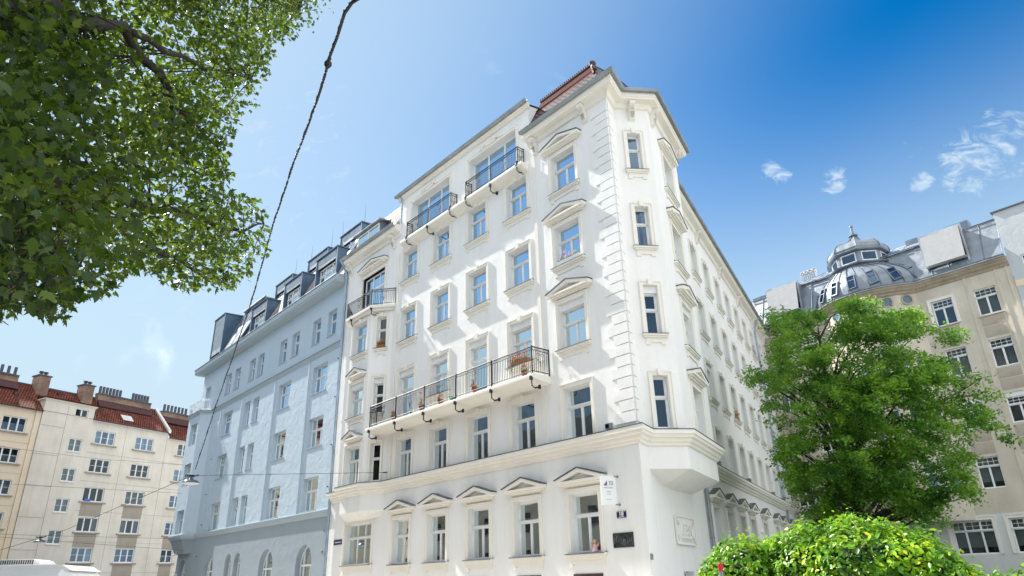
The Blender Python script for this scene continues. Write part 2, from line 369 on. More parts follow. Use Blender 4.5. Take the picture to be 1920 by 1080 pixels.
def win_parts(w, h, st, arch=False):
    key = (round(w, 2), round(h, 2), st, arch)
    if key in CACHE: return CACHE[key]
    lo, tf, up, lb, ur, uc = ST[st]; fw = .055; t = .05
    f = MB(); g = MB(); x0, x1 = -w/2, w/2
    def lights(bounds, za, zb, rows, cols):
        xs = [x0+fw]+[x0+w*b for b in bounds]+[x1-fw]
        for b in bounds: f.box(x0+w*b-.03, x0+w*b+.03, -.035, .045, za, zb)
        for i in range(len(xs)-1):
            a = xs[i]+(.03 if i else 0); b = xs[i+1]-(.03 if i < len(xs)-2 else 0)
            s = .036
            f.box(a, a+s, -.03, .025, za, zb); f.box(b-s, b, -.03, .025, za, zb)
            f.box(a+s, b-s, -.03, .025, za, za+s+.01); f.box(a+s, b-s, -.03, .025, zb-s, zb)
            for r_ in range(rows):
                z = za+(zb-za)*(r_+1)/(rows+1); f.box(a+s, b-s, -.015, .02, z-.013, z+.013)
            for c_ in range(cols):
                x = a+(b-a)*(c_+1)/(cols+1); f.box(x-.013, x+.013, -.014, .019, za+s, zb-s)
        g.add([(x0+fw, 0, za), (x1-fw, 0, za), (x1-fw, 0, zb), (x0+fw, 0, zb)], [(0, 1, 2, 3)])
    f.box(x0, x0+fw, -.05, .04, 0, h); f.box(x1-fw, x1, -.05, .04, 0, h)
    f.box(x0+fw, x1-fw, -.05, .04, 0, fw); f.box(x0+fw, x1-fw, -.05, .04, h-fw, h)
    if tf:
        zt = h*tf
        f.box(x0+fw, x1-fw, -.05, .085, zt-.04, zt+.04); f.box(x0+.02, x1-.02, .04, .11, zt+.01, zt+.04)
        lights(lo, fw, zt-.04, lb, 0); lights(up, zt+.04, h-fw, ur, uc)
    else: lights(lo, fw, h-fw, lb, 0)
    if arch:
        r = w/2; zc = h-r; k = 12
        f.v = []; f.f = []; g.v = []; g.f = []
        arc = lambda rr: [(-rr*math.cos(math.pi*i/k), zc+rr*math.sin(math.pi*i/k)) for i in range(k+1)]
        a, b = arc(r), arc(r-.07)
        for i in range(k):
            f.add([(a[i][0],.04,a[i][1]),(a[i+1][0],.04,a[i+1][1]),(b[i+1][0],.04,b[i+1][1]),(b[i][0],.04,b[i][1])],[(0,1,2,3)])
            f.add([(b[i][0],.04,b[i][1]),(b[i+1][0],.04,b[i+1][1]),(b[i+1][0],-.05,b[i+1][1]),(b[i][0],-.05,b[i][1])],[(0,1,2,3)])
        f.box(-r, -r+.07, -.05, .04, 0, zc); f.box(r-.07, r, -.05, .04, 0, zc); f.box(-r+.07, r-.07, -.05, .04, 0, .07)
        f.box(-r+.07, r-.07, -.05, .07, zc-.11, zc)
        if w > 1.6:
            f.box(r*.55, r*.55+.08, -.04, .05, .07, zc-.11); f.box(r*.55, r*.55+.08, -.04, .05, zc, zc+r*.78)
            f.box(-r*.28, -r*.28+.06, -.04, .045, .07, zc-.11)
        else:
            f.box(-.03, .03, -.04, .045, .07, zc-.11); f.box(-.025, .025, -.04, .045, zc, h-.07)
        g.add([(-r+.07, 0, .07), (r-.07, 0, .07)]+[(x, 0, z) for x, z in b[::-1]], [tuple(range(k+3))])
    res = (f.mesh('window_frame', M['frame']), g.mesh('pane', M['glass'], recalc=False))
    CACHE[key] = res; return res
def drape_mesh(w, h, kind):
    key = ('drape', round(w, 2), round(h, 2), kind)
    if key in CACHE: return CACHE[key]
    mb = MB(); n = 28
    def sheet(a, b, za, zb, amp):
        k = max(4, int((b-a)/.045)); vs = []
        for i in range(k+1):
            x = a+(b-a)*i/k; y = amp*math.sin(i*1.9)+amp*.5*math.sin(i*.8+1); vs += [(x, y, za), (x, y*.6, zb)]
        mb.add(vs, [(2*i, 2*i+2, 2*i+3, 2*i+1) for i in range(k)])
    if kind == 'drapes': sheet(-w/2, -w*.16, 0, h, .025); sheet(w*.12, w/2, 0, h, .025)
    elif kind == 'half': sheet(-w/2, w/2, 0, h*.6, .02)
    elif kind == 'left': sheet(-w/2, -w*.22, 0, h, .03)
    elif kind == 'sheer': sheet(-w/2, w/2, 0, h, .02)
    elif kind == 'blind': mb.add([(-w/2, 0, h*.2), (w/2, 0, h*.2), (w/2, 0, h), (-w/2, 0, h)], [(0, 1, 2, 3)])
    elif kind == 'shade': mb.add([(-w/2, 0, 0), (w/2, 0, 0), (w/2, 0, h), (-w/2, 0, h)], [(0, 1, 2, 3)])
    elif kind == 'slats':
        z = 0.02
        while z < h: mb.add([(-w/2, -.02, z), (w/2, -.02, z), (w/2, .02, z+.05), (-w/2, .02, z+.05)], [(0, 1, 2, 3)]); z += .075
    me = mb.mesh('curtain', M['blind'] if kind in ('blind', 'shade') else M['greyblind'] if kind == 'slats' else M['curtain'], smooth=(kind not in ('blind', 'shade', 'slats')), recalc=False)
    CACHE[key] = me; return me
def meshcache(key, build, mat, name):
    if key not in CACHE: CACHE[key] = build().mesh(name, mat)
    return CACHE[key]
def window(bld, fr, u0, u1, z0, z1, st='T', rec=.28, o=0., curt=None, sill=None, surround=None, ped=None, box=False, arch=False,
           frame=None, gl=None, name='window', apron=False, key=True, sillmat=None, sashopen=False, blindmat=None):
    w = abs(u1-u0); h = z1-z0; uc = (u0+u1)/2; hb = 0.
    if box: hb = .30
    fm, pm = win_parts(w, h-hb, st, arch)
    if frame or gl:
        k2 = ('v', round(w, 2), round(h-hb, 2), st, arch, frame, gl)
        if k2 not in CACHE:
            a = fm.copy(); a.materials.clear(); a.materials.append(M[frame or 'frame']); b = pm.copy(); b.materials.clear(); b.materials.append(M[gl or 'glass']); CACHE[k2] = (a, b)
        fm, pm = CACHE[k2]
    mw = fr.at(uc, o-rec+.02, z0)
    W = link(name, fm, mw, bld); link('pane', pm, mw, W)
    if curt: 
        c = link('curtain', drape_mesh(w-.1, h-hb-.1, curt), fr.at(uc, o-rec-.14, z0+.05), W)
    base = fr.at(uc, o, z0)
    if box:
        link('shutter_box', meshcache(('box', round(w, 2)), lambda: MB().box(-w/2+.004, w/2-.004, -.27, -.06, 0, .30).box(-w/2+.05, w/2-.05, -.2, -.17, -.07, 0), M['shutter'], 'shutter_box'), fr.at(uc, o, z1-.304), W)
    if sill:
        e = sill
        def b():
            m = MB(); m.box(-w/2-e, w/2+e, .002, .17, -.10, 0); m.box(-w/2-e+.05, w/2+e-.05, .002, .11, -.17, -.10)
            if apron:
                m.box(-w/2-e+.12, w/2+e-.12, .002, .045, -.36, -.17)
                for sx in (-1, 1): m.box(sx*(w/2+e-.12), sx*(w/2+e-.30), .002, .05, -.46, -.362)
            return m
        S = link('sill', meshcache(('sill', round(w, 2), e, apron, sillmat), b, M[sillmat or 'trim'], 'sill'), base, W)
        link('sill_sheet', meshcache(('sheet', round(w, 2), e), lambda: MB().add([(-w/2-e-.01,.19,.0),(w/2+e+.01,.19,.0),(w/2+e+.01,.0,.035),(w/2,.0,.035),(w/2,-rec,.035),(-w/2,-rec,.035),(-w/2,0,.035),(-w/2-e-.01,.0,.035),(-w/2-e-.01,.19,-.025),(w/2+e+.01,.19,-.025)],[(0,1,2,3,4,5,6,7),(0,8,9,1)]), M['lead'], 'sill_sheet'), base, W)
    if surround:
        s = surround; top = z1-z0
        def b():
            m = MB(); zb = 0.
            m.box(-w/2-s, -w/2-.02, .003, .055, zb, top+s); m.box(w/2+.02, w/2+s, .003, .055, zb, top+s); m.box(-w/2-.02, w/2+.02, .003, .055, top+.02, top+s)
            m.box(-w/2-s-.035, -w/2-s, .003, .085, zb, top+s+.035); m.box(w/2+s, w/2+s+.035, .003, .085, zb, top+s+.035); m.box(-w/2-s, w/2+s, .003, .085, top+s, top+s+.035)
            if key:
                m.prism([(-.09, top+.0), (.09, top+.0), (.12, top+s+.12), (-.12, top+s+.12)], (.003, .14), 1)
                m.box(-.38, -.12, .004, .075, top+s+.035, top+s+.08); m.box(.12, .38, .004, .075, top+s+.035, top+s+.08)
            return m
        link('surround', meshcache(('sur', round(w, 2), round(top, 2), s, key), b, M['trim'], 'surround'), base, W)
    if ped:
        hw = ped
        def b():
            m = MB(); 
            m.box(-hw+.22, hw-.22, .003, .10, .28, .36); m.box(-hw+.12, hw-.12, .003, .20, .36, .42); m.box(-hw, hw, .003, .30, .42, .50)
            ap = .93
            for sx in (-1, 1):
                m.prism([(sx*hw, .50), (sx*hw, .56), (0, ap), (0, ap-.15), (sx*(hw-.32), .50)], (.003, .30), 1)
            m.prism([(-hw+.36, .50), (hw-.36, .50), (0, ap-.17)], (.003, .06), 1)
            return m
        P = link('pediment', meshcache(('ped', hw), b, M['trim'], 'pediment'), fr.at(uc, o, z1), W)
        def b2():
            m = MB(); ap = .93
            for sx in (-1, 1):
                m.prism([(sx*(hw+.03), .566), (sx*(hw+.03), .60), (0, ap+.045), (0, ap+.006)], (.004, .335), 1)
            return m
        link('pediment_roof', meshcache(('pedr', hw), b2, M['lead'], 'pediment_roof'), fr.at(uc, o, z1), W)
    if sashopen:
        lo = ST[st][0]; tf = ST[st][1] or 1.0; zt = (h-hb)*tf-.06; x0 = -w/2+.07; x1 = -w/2+w*(lo[0] if lo else .5)-.05
        sgn = 1
        s = MB(); ww = x1-x0; s.box(x0, x0+.06, -.02, .02, 0, zt-.07); s.box(x1-.06, x1, -.02, .02, 0, zt-.07); s.box(x0, x1, -.02, .02, 0, .06); s.box(x0, x1, -.02, .02, zt-.13, zt-.07)
        if fr.s < 0: pass
        mw2 = mw @ Matrix.Translation((0 if fr.s < 0 else 0, -.06, .075)) @ Matrix.Rotation(R(7), 4, 'X')
        sx = 1 if fr is not None else 1
        k = part('sash', s, M['frame'], W, mw2 @ Matrix.Scale(-1, 4, (1, 0, 0)) if fr.s > 0 else mw2)
    return W
# ================================================================== THE WHITE CORNER HOUSE
P0 = (4.50497, 25.60674)
FL = Frame(P0, -41.0); FR = Frame(P0, 27.45)
pA = FR.w(1.0); FC = Frame((pA.x, pA.y), 83.0); pB = FC.w(1.6); FS = Frame((pB.x, pB.y), 27.45)
pC = FS.w(4.83); pD = FR.w(6.95)
def xy(v): return (v.x, v.y)
white = thing('apartment_house', 'white corner apartment house with iron balconies, triangular window pediments and a red tiled corner roof', 'building', FL.M)
rs = random.Random(3)

COLS = [2.96, 6.30, 9.57, 12.88, 16.13]; WW = 1.50
opsL = []
for c in COLS:
    a, b = c-WW/2, c+WW/2
    opsL += [(a, b, 18.28, 20.25), (a, b, 14.48, 16.45), (a, b, 6.78, 8.88), (a, b, 2.43, 4.62)]
for i, c in enumerate(COLS): opsL.append((c-WW/2, c+WW/2, 9.62 if i in (2, 4) else 10.6, 12.68))
opsAt = [(6.23, 10.27, 20.98, 23.46), (12.15, 16.17, 20.98, 23.46)]
bayF4 = (19.1, 22.0, 17.3, 20.22)
wl = MB()
opB = [o for o in opsL]
wall(wl, FL, 0.0, 17.6, 0.0, 20.8, [o for o in opsL if o[1] < 17.6])
wall(wl, FL, 0.0, 5.2, 20.8, 22.3, []); wall(wl, FL, 5.2, 17.6, 20.8, 24.35, opsAt, rec=.4); wall(wl, FL, 17.6, 24.25, 20.8, 22.3, [])
wall(wl, FL, 17.6, 24.25, 5.2, 20.8, [bayF4, (18.0, 22.9, 5.2, 17.0)], rec=.01)
wall(wl, FL, 17.6, 24.25, 0, 5.2, [(19.15, 22.1, 2.52, 4.72)])
# attic storey ends and its flat lid
def q(mb, *pts): mb.add(pts, [tuple(range(len(pts)))])
q(wl, (5.2, 0, 22.2), (5.2, 0, 24.35), (5.2, -3.4, 24.9), (5.2, -3.4, 22.2)); q(wl, (17.6, 0, 22.2), (17.6, 0, 24.35), (17.6, -3.4, 24.9), (17.6, -3.4, 22.2))
q(wl, (24.25, 0, 5.2), (24.25, 0, 22.3), (24.25, -6, 22.3), (24.25, -6, 0), (24.25, 0, 0))
part('wall', wl.mesh('wall', M['white'], recalc=False), None, white, FL.M)
# raised strips that break the long wall
pieces('pilaster_strip', [(4.85, 5.05, .002, .05, 6.73, 21.8), (17.38, 17.6, .002, .06, 6.73, 20.5)], M['trim'], white, FL.M)
# corner quoins
qm = MB(); z = 6.9; k = 0
while z < 21.3:
    wq = 1.02 if k % 2 == 0 else .74
    qm.box(0.012, wq, .003, .055, z+.015, z+.415); z += .44; k += 1
part('corner_quoins', qm, M['white'], white, FL.M)
q3 = MB(); z = 6.9; k = 0
while z < 21.3:
    q3.box(-.012, -(.30 if k % 2 else .42), .003, .05, z+.015, z+.415); z += .44; k += 1
part('corner_quoins', q3, M['white'], white, FR.M)

# --- windows of the street front
for i, c in enumerate(COLS):
    a, b = c-WW/2, c+WW/2; last = i == 0
    kw = dict(surround=.17)
    def cur(p): return rs.choices(['drapes', 'sheer', 'half', 'left', None], p)[0]
    window(white, FL, a, b, 18.28, 20.25, 'T', sill=.26, apron=True, ped=1.28 if last else None, key=not last, curt='drapes' if i != 2 else 'blind', gl='glassdeep', **kw)
    window(white, FL, a, b, 14.48, 16.45, 'T', sill=.26, apron=True, ped=1.28 if last else None, key=not last, curt=None if last else 'drapes' if i < 4 else 'sheer', gl='glassdeep', **kw)
    door = i in (2, 4)
    window(white, FL, a, b, 9.62 if door else 10.6, 12.68, 'D1' if i == 2 else 'D' if door else 'T', sill=None if door else .24, apron=not door, ped=1.28 if last else None, key=not last, box=True,
           curt=[None, None, None, None, None][i], name='balcony_door' if door else 'window', sashopen=last, **kw)
    window(white, FL, a, b, 6.78, 8.88, 'T', key=not last, curt=['slats', None, 'left', None, None][i], **kw)
    window(white, FL, a, b, 2.43, 4.62, 'T', sill=.28, ped=1.28, key=False, curt=None, sashopen=i in (0, 2, 3), apron=True, **kw)
# small cellar lights just above the pavement
for c in (COLS[0], COLS[1], COLS[2]):
    cl = MB(); cl.box(c-.75, c+.75, .003, .03, 1.1, 1.72); part('cellar_window', cl, M['oxided'], white, FL.M)
# attic french windows and their ornament
for a, b, z0, z1 in opsAt:
    window(white, FL, a, b, z0, z1, 'P3', rec=.4, surround=.16, key=False, curt='half', gl='glassdeep')
    om = MB(); c = (a+b)/2
    om.prism([(c-.5, z1+.17), (c+.5, z1+.17), (c+.28, z1+.36), (c, z1+.5), (c-.28, z1+.36)], (.06, .13), 1)
    for k in range(9):
        x = c-.85+k*.2125; r_ = .07+.05*math.cos((k-4)*.4)
        om.lathe((x, .10, z1+.28+.12*math.cos((k-4)*.55)), [(0.001, -r_), (r_, -r_*.4), (r_, r_*.4), (0.001, r_)], 6)
    part('stucco_garland', om, M['trim'], white, FL.M)

# --- bay on the far end of the front
zb0, zb1 = 5.25, 17.0
FB = Frame(xy(FL.w(0, .8)), -41.0)
bf = MB(); wall(bf, FB, 19.15, 21.55, zb0, zb1, [(19.55, 21.15, 14.5, 16.5), (19.55, 21.15, 10.62, 12.68), (19.55, 21.15, 6.78, 8.88)])
part('bay_wall', bf.mesh('bay_wall', M['white'], recalc=False), None, white, FB.M)
v0, v1 = FL.w(17.9, 0), FL.w(19.15, .8)
azd = math.degrees(math.atan2(v1.x-v0.x, v1.y-v0.y)); FD = Frame(xy(v0), azd); ld = (v1-v0).length
bd = MB(); wall(bd, FD, 0, ld, zb0, zb1, [(.42, 1.02, 14.5, 16.5), (.42, 1.02, 10.62, 12.68), (.42, 1.02, 6.78, 8.88)])
part('bay_wall', bd.mesh('bay_wall', M['white'], recalc=False), None, white, FD.M)
be = MB(); p_, q_ = FL.w(21.55, .8), FL.w(22.85, 0)
q(be, (p_.x, p_.y, zb0), (q_.x, q_.y, zb0), (q_.x, q_.y, zb1), (p_.x, p_.y, zb1))
top = [FL.w(17.9, 0, zb1), FL.w(19.15, .8, zb1), FL.w(21.55, .8, zb1), FL.w(22.85, 0, zb1)]; q(be, *[tuple(t) for t in top])
# coved underside
lo = [FL.w(18.3, 0, 4.95), FL.w(19.4, .35, 4.95), FL.w(21.3, .35, 4.95), FL.w(22.4, 0, 4.95)]; hi = [Vector((t.x, t.y, zb0)) for t in top]
lo2 = [FL.w(18.5, .0, 4.86), FL.w(19.5, .02, 4.86), FL.w(21.2, .02, 4.86), FL.w(22.2, .0, 4.86)]
for A_, B_ in ((hi, lo), (lo, lo2)):
    for i in range(3): q(be, tuple(A_[i]), tuple(A_[i+1]), tuple(B_[i+1]), tuple(B_[i]))
part('bay_wall', be.mesh('bay_wall', M['white'], recalc=False), None, white, ID)
for z0, z1, fl in ((14.5, 16.5, 3), (10.62, 12.68, 2), (6.78, 8.88, 1)):
    window(white, FB, 19.55, 21.15, z0, z1, 'T', sill=.2 if fl > 1 else None, apron=fl > 1, surround=.15, key=fl == 3, ped=.98 if fl < 3 else None, box=fl == 2, curt='sheer' if fl == 3 else None, gl='glassdeep' if fl == 3 else None)
    window(white, FD, .42, 1.02, z0, z1, 'N', sill=.15 if fl > 1 else None, apron=fl > 1, surround=.12, key=True, box=fl == 2, curt='shade' if fl == 2 else None)
window(white, FL, 19.1, 22.0, 17.3, 20.22, 'W3', rec=.3, surround=.17, key=False, ped=1.75, curt='half', name='balcony_door', gl='glassdeep')
window(white, FL, 19.15, 22.1, 2.52, 4.72, 'W3', sill=.25, apron=True, surround=.16, key=False, sashopen=True, curt=None)

# --- oriel over the corner
oz0, oz1 = 5.28, 22.3
oc = MB(); wall(oc, FC, 0, 1.6, oz0, oz1, [(.5, 1.08, 18.38, 20.33), (.5, 1.08, 14.56, 16.5), (.5, 1.08, 10.62, 12.75), (.5, 1.08, 6.8, 8.87)])
part('oriel_wall', oc.mesh('oriel_wall', M['white'], recalc=False), None, white, FC.M)
os_ = MB(); wall(os_, FS, 0, 4.83, oz0, oz1, [(1.85, 3.4, 18.38, 20.3), (1.85, 3.4, 14.56, 16.55), (1.85, 3.4, 10.6, 12.68), (1.85, 3.4, 6.8, 8.86)])
part('oriel_wall', os_.mesh('oriel_wall', M['white'], recalc=False), None, white, FS.M)
oe = MB(); q(oe, (pC.x, pC.y, oz0), (pD.x, pD.y, oz0), (pD.x, pD.y, oz1), (pC.x, pC.y, oz1))
und_hi = [(pA.x, pA.y, oz0), (pB.x, pB.y, oz0), (pC.x, pC.y, oz0)]
tip = FR.w(7.0, 0, 4.86); mid1 = FR.w(2.6, 0, 4.80); mid2 = FR.w(4.6, 0, 4.78)
q(oe, und_hi[0], und_hi[1], tuple(mid1)); q(oe, und_hi[1], tuple(mid2), tuple(mid1)); q(oe, und_hi[1], und_hi[2], tuple(mid2)); q(oe, und_hi[2], tuple(tip), tuple(mid2)); q(oe, und_hi[2], (pD.x, pD.y, oz0), tuple(tip))
part('oriel_wall', oe.mesh('oriel_wall', M['white'], recalc=False), None, white, ID)
for k, (z0, z1) in enumerate(((18.38, 20.33), (14.56, 16.5), (10.62, 12.75), (6.8, 8.87))):
    window(white, FC, .5, 1.08, z0, z1, 'N', sill=.24 if k < 3 else None, apron=k < 3, surround=.15, key=True, box=k == 2, curt=[None, 'drapes', None, None][k], gl='glassdeep')
for k, (z0, z1) in enumerate(((18.38, 20.3), (14.56, 16.55), (10.6, 12.68), (6.8, 8.86))):
    window(white, FS, 1.85, 3.4, z0, z1, 'T', sill=.26 if k < 3 else None, apron=k < 3, surround=.15, key=False, ped=1.28, box=k == 2, curt=[None, 'drapes', 'shade', None][k], rec=.33)

# --- courtyard side
RC = [14.38, 17.65, 20.95, 24.15, 27.4, 30.6, 33.7, 37.9]
opsR = []
for i, c in enumerate(RC):
    for z0, z1 in ((18.25, 20.25), (14.46, 16.48), (10.58, 12.70), (6.78, 8.88)): opsR.append((c-.75, c+.75, z0, z1))
RG = [11.45, 14.65, 17.95, 21.2, 25.65, 30.75, 33.9, 37.95]
for c in RG: opsR.append((c-.75, c+.75, 2.4, 4.58))
opsR.append((4.2, 5.8, .9, 1.72))
wr = MB(); wall(wr, FR, 0, 42, 0, 22.3, opsR, rec=.36)
part('wall', wr.mesh('wall', M['white'], recalc=False), None, white, FR.M)
for i, c in enumerate(RC):
    for k, (z0, z1) in enumerate(((18.25, 20.25), (14.46, 16.48), (10.58, 12.70), (6.78, 8.88))):
        if i == 7 and k: continue
        window(white, FR, c-.75, c+.75, z0, z1, 'T', rec=.36, sill=.2 if k < 3 else None, apron=k < 3, surround=.13, key=True, box=(k == 2 and i in (0,)) or (k == 0 and i > 5), curt=rs.choice([None, 'drapes', 'sheer', None, 'half']))
for c in RG: window(white, FR, c-.75, c+.75, 2.4, 4.58, 'T', rec=.36, surround=.13, key=False, ped=1.2, sill=.2, curt=rs.choice([None, 'drapes', 'half']))
window(white, FR, 4.2, 5.8, .9, 1.72, 'Q2', rec=.36, name='cellar_window')
pieces('ledge_ventilator', [(-u-.18, -u+.18, .1, .33, 6.76, 6.97) for u in (8.6, 12.5, 20.9, 30.2, 35.2)], M['gutter'], white, FR.M)

# --- belt cornice and eaves, carried round every corner
pathL = [FL.w(24.25), FL.w(22.85), FL.w(21.55, .8), FL.w(19.15, .8), FL.w(17.9), FL.w(0), FR.w(1.0), FC.w(1.6), FS.w(4.83), FR.w(6.95), FR.w(42)]
path2 = [xy(p) for p in pathL]
pr = [(.004, 6.74), (.34, 6.70), (.36, 6.69), (.36, 6.54), (.31, 6.52), (.29, 6.42), (.20, 6.38), (.17, 6.27), (.10, 6.22), (.08, 6.14), (.004, 6.10)]
part('belt_cornice', MB().sweep(path2, pr), M['trim'], white, ID)
part('cornice_sheet', MB().sweep(path2, [(.0, 6.775), (.375, 6.725), (.375, 6.69), (.362, 6.69)]), M['lead'], white, ID)
eave = [(.004, 22.42), (.52, 22.38), (.52, 22.10), (.47, 22.07), (.45, 22.00), (.16, 21.93), (.12, 21.82), (.10, 21.72), (.004, 21.68)]
gut = [(.50, 22.40), (.53, 22.30), (.60, 22.255), (.68, 22.29), (.71, 22.37), (.72, 22.42), (.70, 22.42), (.67, 22.34), (.60, 22.30), (.55, 22.33), (.52, 22.42)]
pathE = [xy(p) for p in (FL.w(5.25), FL.w(0), FR.w(1.0), FC.w(1.6), FS.w(4.83), FR.w(6.95), FR.w(42.6))]
pathW = [xy(p) for p in (FL.w(24.3), FL.w(17.3))]
for pth in (pathE, pathW):
    part('eaves_cornice', MB().sweep(pth, eave), M['trim'], white, ID)
    part('gutter', MB().sweep(pth, gut), M['gutter'], white, ID)
part('gutter', MB().sweep([xy(FL.w(17.75)), xy(FL.w(5.0))], [(o_-.30, z_+2.13) for o_, z_ in gut]), M['gutter'], white, ID)
part('eaves_cornice', MB().sweep([xy(FL.w(17.68)), xy(FL.w(5.1))], [(.004, 24.5), (.22, 24.5), (.22, 24.36), (.12, 24.30), (.10, 24.2), (.004, 24.18)]), M['trim'], white, ID)
# carved consoles under the eaves
def console(fr, u):
    m = MB(); pr_ = [(.004, 21.93), (.42, 21.93), (.42, 21.80), (.30, 21.74), (.24, 21.60), (.27, 21.46), (.16, 21.38), (.12, 21.24), (.14, 21.10), (.004, 21.04)]
    m.prism(pr_, (-.13, .13), 0)
    for k in range(4): m.prism([(a*1.04, b_+.02) for a, b_ in pr_[3:9]], (-.10+k*.055, -.075+k*.055), 0)
    part('console', m, M['trim'], white, fr.at(u))
for u in (1.35, 4.75, 18.1, 23.6): console(FL, u)
console(FC, .8); console(FS, .45); console(FS, 4.3)
for u in (9.6, 15.9, 22.4, 28.9, 35.0, 40.6): console(FR, u)

# --- roof
lowr = [FL.w(5.2, .35, 22.42), FL.w(0, .42, 22.42), FR.w(1.1, .3, 22.42), FC.w(1.45, .3, 22.42), FS.w(4.9, .3, 22.42), FR.w(7.1, .3, 22.42), FR.w(42.6, .3, 22.42)]
higr = [FL.w(5.2, -.95, 25.0), FL.w(1.45, -.95, 25.0), FL.w(1.35, -2.4, 25.05), FR.w(5.1, .25, 25.05), FS.w(4.6, -1.0, 24.9), FR.w(6.6, -1.6, 24.0), FR.w(42.6, -1.6, 24.0)]
def quadobj(name, pts, mat, up_dir, par=white):
    """flat patch whose own axes lie along it, so that its tile rows follow the slope"""
    o = Vector(pts[0]); x = Vector(up_dir[0]).normalized(); n_ = (Vector(pts[1])-o).cross(Vector(pts[-1])-o).normalized(); z_ = n_.cross(x) 
    if z_.z < 0: z_ = -z_
    y_ = z_.cross(x); mt = Matrix(((x.x, y_.x, z_.x, o.x), (x.y, y_.y, z_.y, o.y), (x.z, y_.z, z_.z, o.z), (0, 0, 0, 1)))
    inv = mt.inverted(); m = MB(); m.add([inv @ Vector(p) for p in pts], [tuple(range(len(pts)))])
    return part(name, m.mesh(name, mat, recalc=False), None, par, mt)
def lerp(a, b, t): return a+(b-a)*t
t_ = .58
quadobj('tiled_roof', [lowr[0], lowr[1], lerp(lowr[1], higr[1], t_), lerp(lowr[0], higr[0], t_)], M['tileW'], [FL.w(0)-FL.w(1)])
quadobj('red_sheet_band', [lerp(lowr[0], higr[0], t_), lerp(lowr[1], higr[1], t_), higr[1], higr[0]], M['oxide'], [FL.w(0)-FL.w(1)])
for i in (1, 2, 3, 4):
    quadobj('dark_roof_face', [lowr[i], lowr[i+1], higr[i+1], higr[i]], M['lead'], [lowr[i+1]-lowr[i]])
quadobj('dark_roof_face', [lowr[5], lowr[6], higr[6], higr[5]], M['lead'], [lowr[6]-lowr[5]])
rb = MB(); rb.tube([higr[0]+Vector((0, 0, .03)), higr[1]+Vector((0, 0, .03))], .085, 6); rb.tube([higr[1], lerp(lowr[1], higr[1], .5)], .10, 6); rb.tube([higr[1], higr[2], higr[3], higr[4]], .06, 6)
for k in range(26):
    p = lerp(higr[0], higr[1], k/25)+Vector((0, 0, .11)); rb.box(p.x-.05, p.x+.05, p.y-.05, p.y+.05, p.z-.06, p.z+.07)
rb.lathe((higr[1].x, higr[1].y, higr[1].z), [(.01, -.1), (.16, -.05), (.2, .1), (.12, .22), (.01, .27)], 8)
rb.lathe((higr[3].x, higr[3].y, higr[3].z), [(.01, -.1), (.14, -.05), (.14, .1), (.02, .3)], 8)
part('ridge_tiles', rb, M['oxided'], white, ID)
hp_ = MB()
for k in range(5):
    p = lerp(lowr[1], higr[1], .52+k*.075); hp_.lathe((p.x, p.y, p.z), [(.01, -.12), (.13, -.06), (.13, .06), (.01, .12)], 8)
part('hip_tiles', hp_, M['tileW'], white, ID)
# lid over the attic and the building body so no daylight leaks in
lid = MB(); q(lid, (5.2, .3, 24.42), (17.6, .3, 24.42), (17.6, -6, 25.6), (5.2, -6, 25.6))
part('attic_roof', lid.mesh('attic_roof', M['zincd'], recalc=False), None, white, FL.M)
lid2 = MB(); pts_ = [tuple(higr[i]) for i in (0, 1, 2, 3, 4, 5, 6)] + [tuple(FL.w(5.2, -6, 24.9))]
q(lid2, *[(x, y, z-.02) for x, y, z in pts_])
part('roof_deck', lid2.mesh('roof_deck', M['zincd'], recalc=False), None, white, ID)
pieces('snow_guard', [(-a_, -b_, .22, .30, 22.45, 22.66) for a_, b_ in ((9.4, 11.3), (13.2, 16.6), (18.6, 22.8), (23.4, 24.8), (25.6, 28.6), (29.5, 31.5))], M['lead'], white, FR.M)
# left tile roof with a small dormer, behind the end cornice
quadobj('tiled_roof', [FL.w(24.3, .35, 22.42), FL.w(17.6, .35, 22.42), FL.w(17.6, -.7, 24.35), FL.w(24.3, -.7, 24.35)], M['tileW'], [FL.w(0)-FL.w(1)])
quadobj('grey_sheet_band', [FL.w(24.3, -.7, 24.35), FL.w(17.6, -.7, 24.35), FL.w(17.6, -1.0, 24.95), FL.w(24.3, -1.0, 24.95)], M['zincd'], [FL.w(0)-FL.w(1)])
dm = MB(); dm.box(19.7, 22.9, -2.2, .12, 22.45, 23.75); part('dormer', dm, M['zincd'], white, FL.M)
DM = white.children[-1]
dr = MB(); dr.prism([(.42, 23.72), (.42, 23.80), (-2.2, 24.15), (-2.2, 23.76)], (19.5, 23.1), 0); link('dormer_roof', dr.mesh('dormer_roof', M['gutter']), FL.M, DM)
fm, pm = win_parts(2.8, 1.15, 'Q2'); link('window_frame', fm, FL.at(21.3, .18, 22.5), DM); link('pane', pm, FL.at(21.3, .18, 22.5), DM)
pw = MB(); pw.prism([(.30, 22.45), (.42, 22.45), (-.62, 24.5), (-.75, 24.5)], (24.2, 24.5), 0); part('fire_wall_coping', pw, M['letter'], white, FL.M)

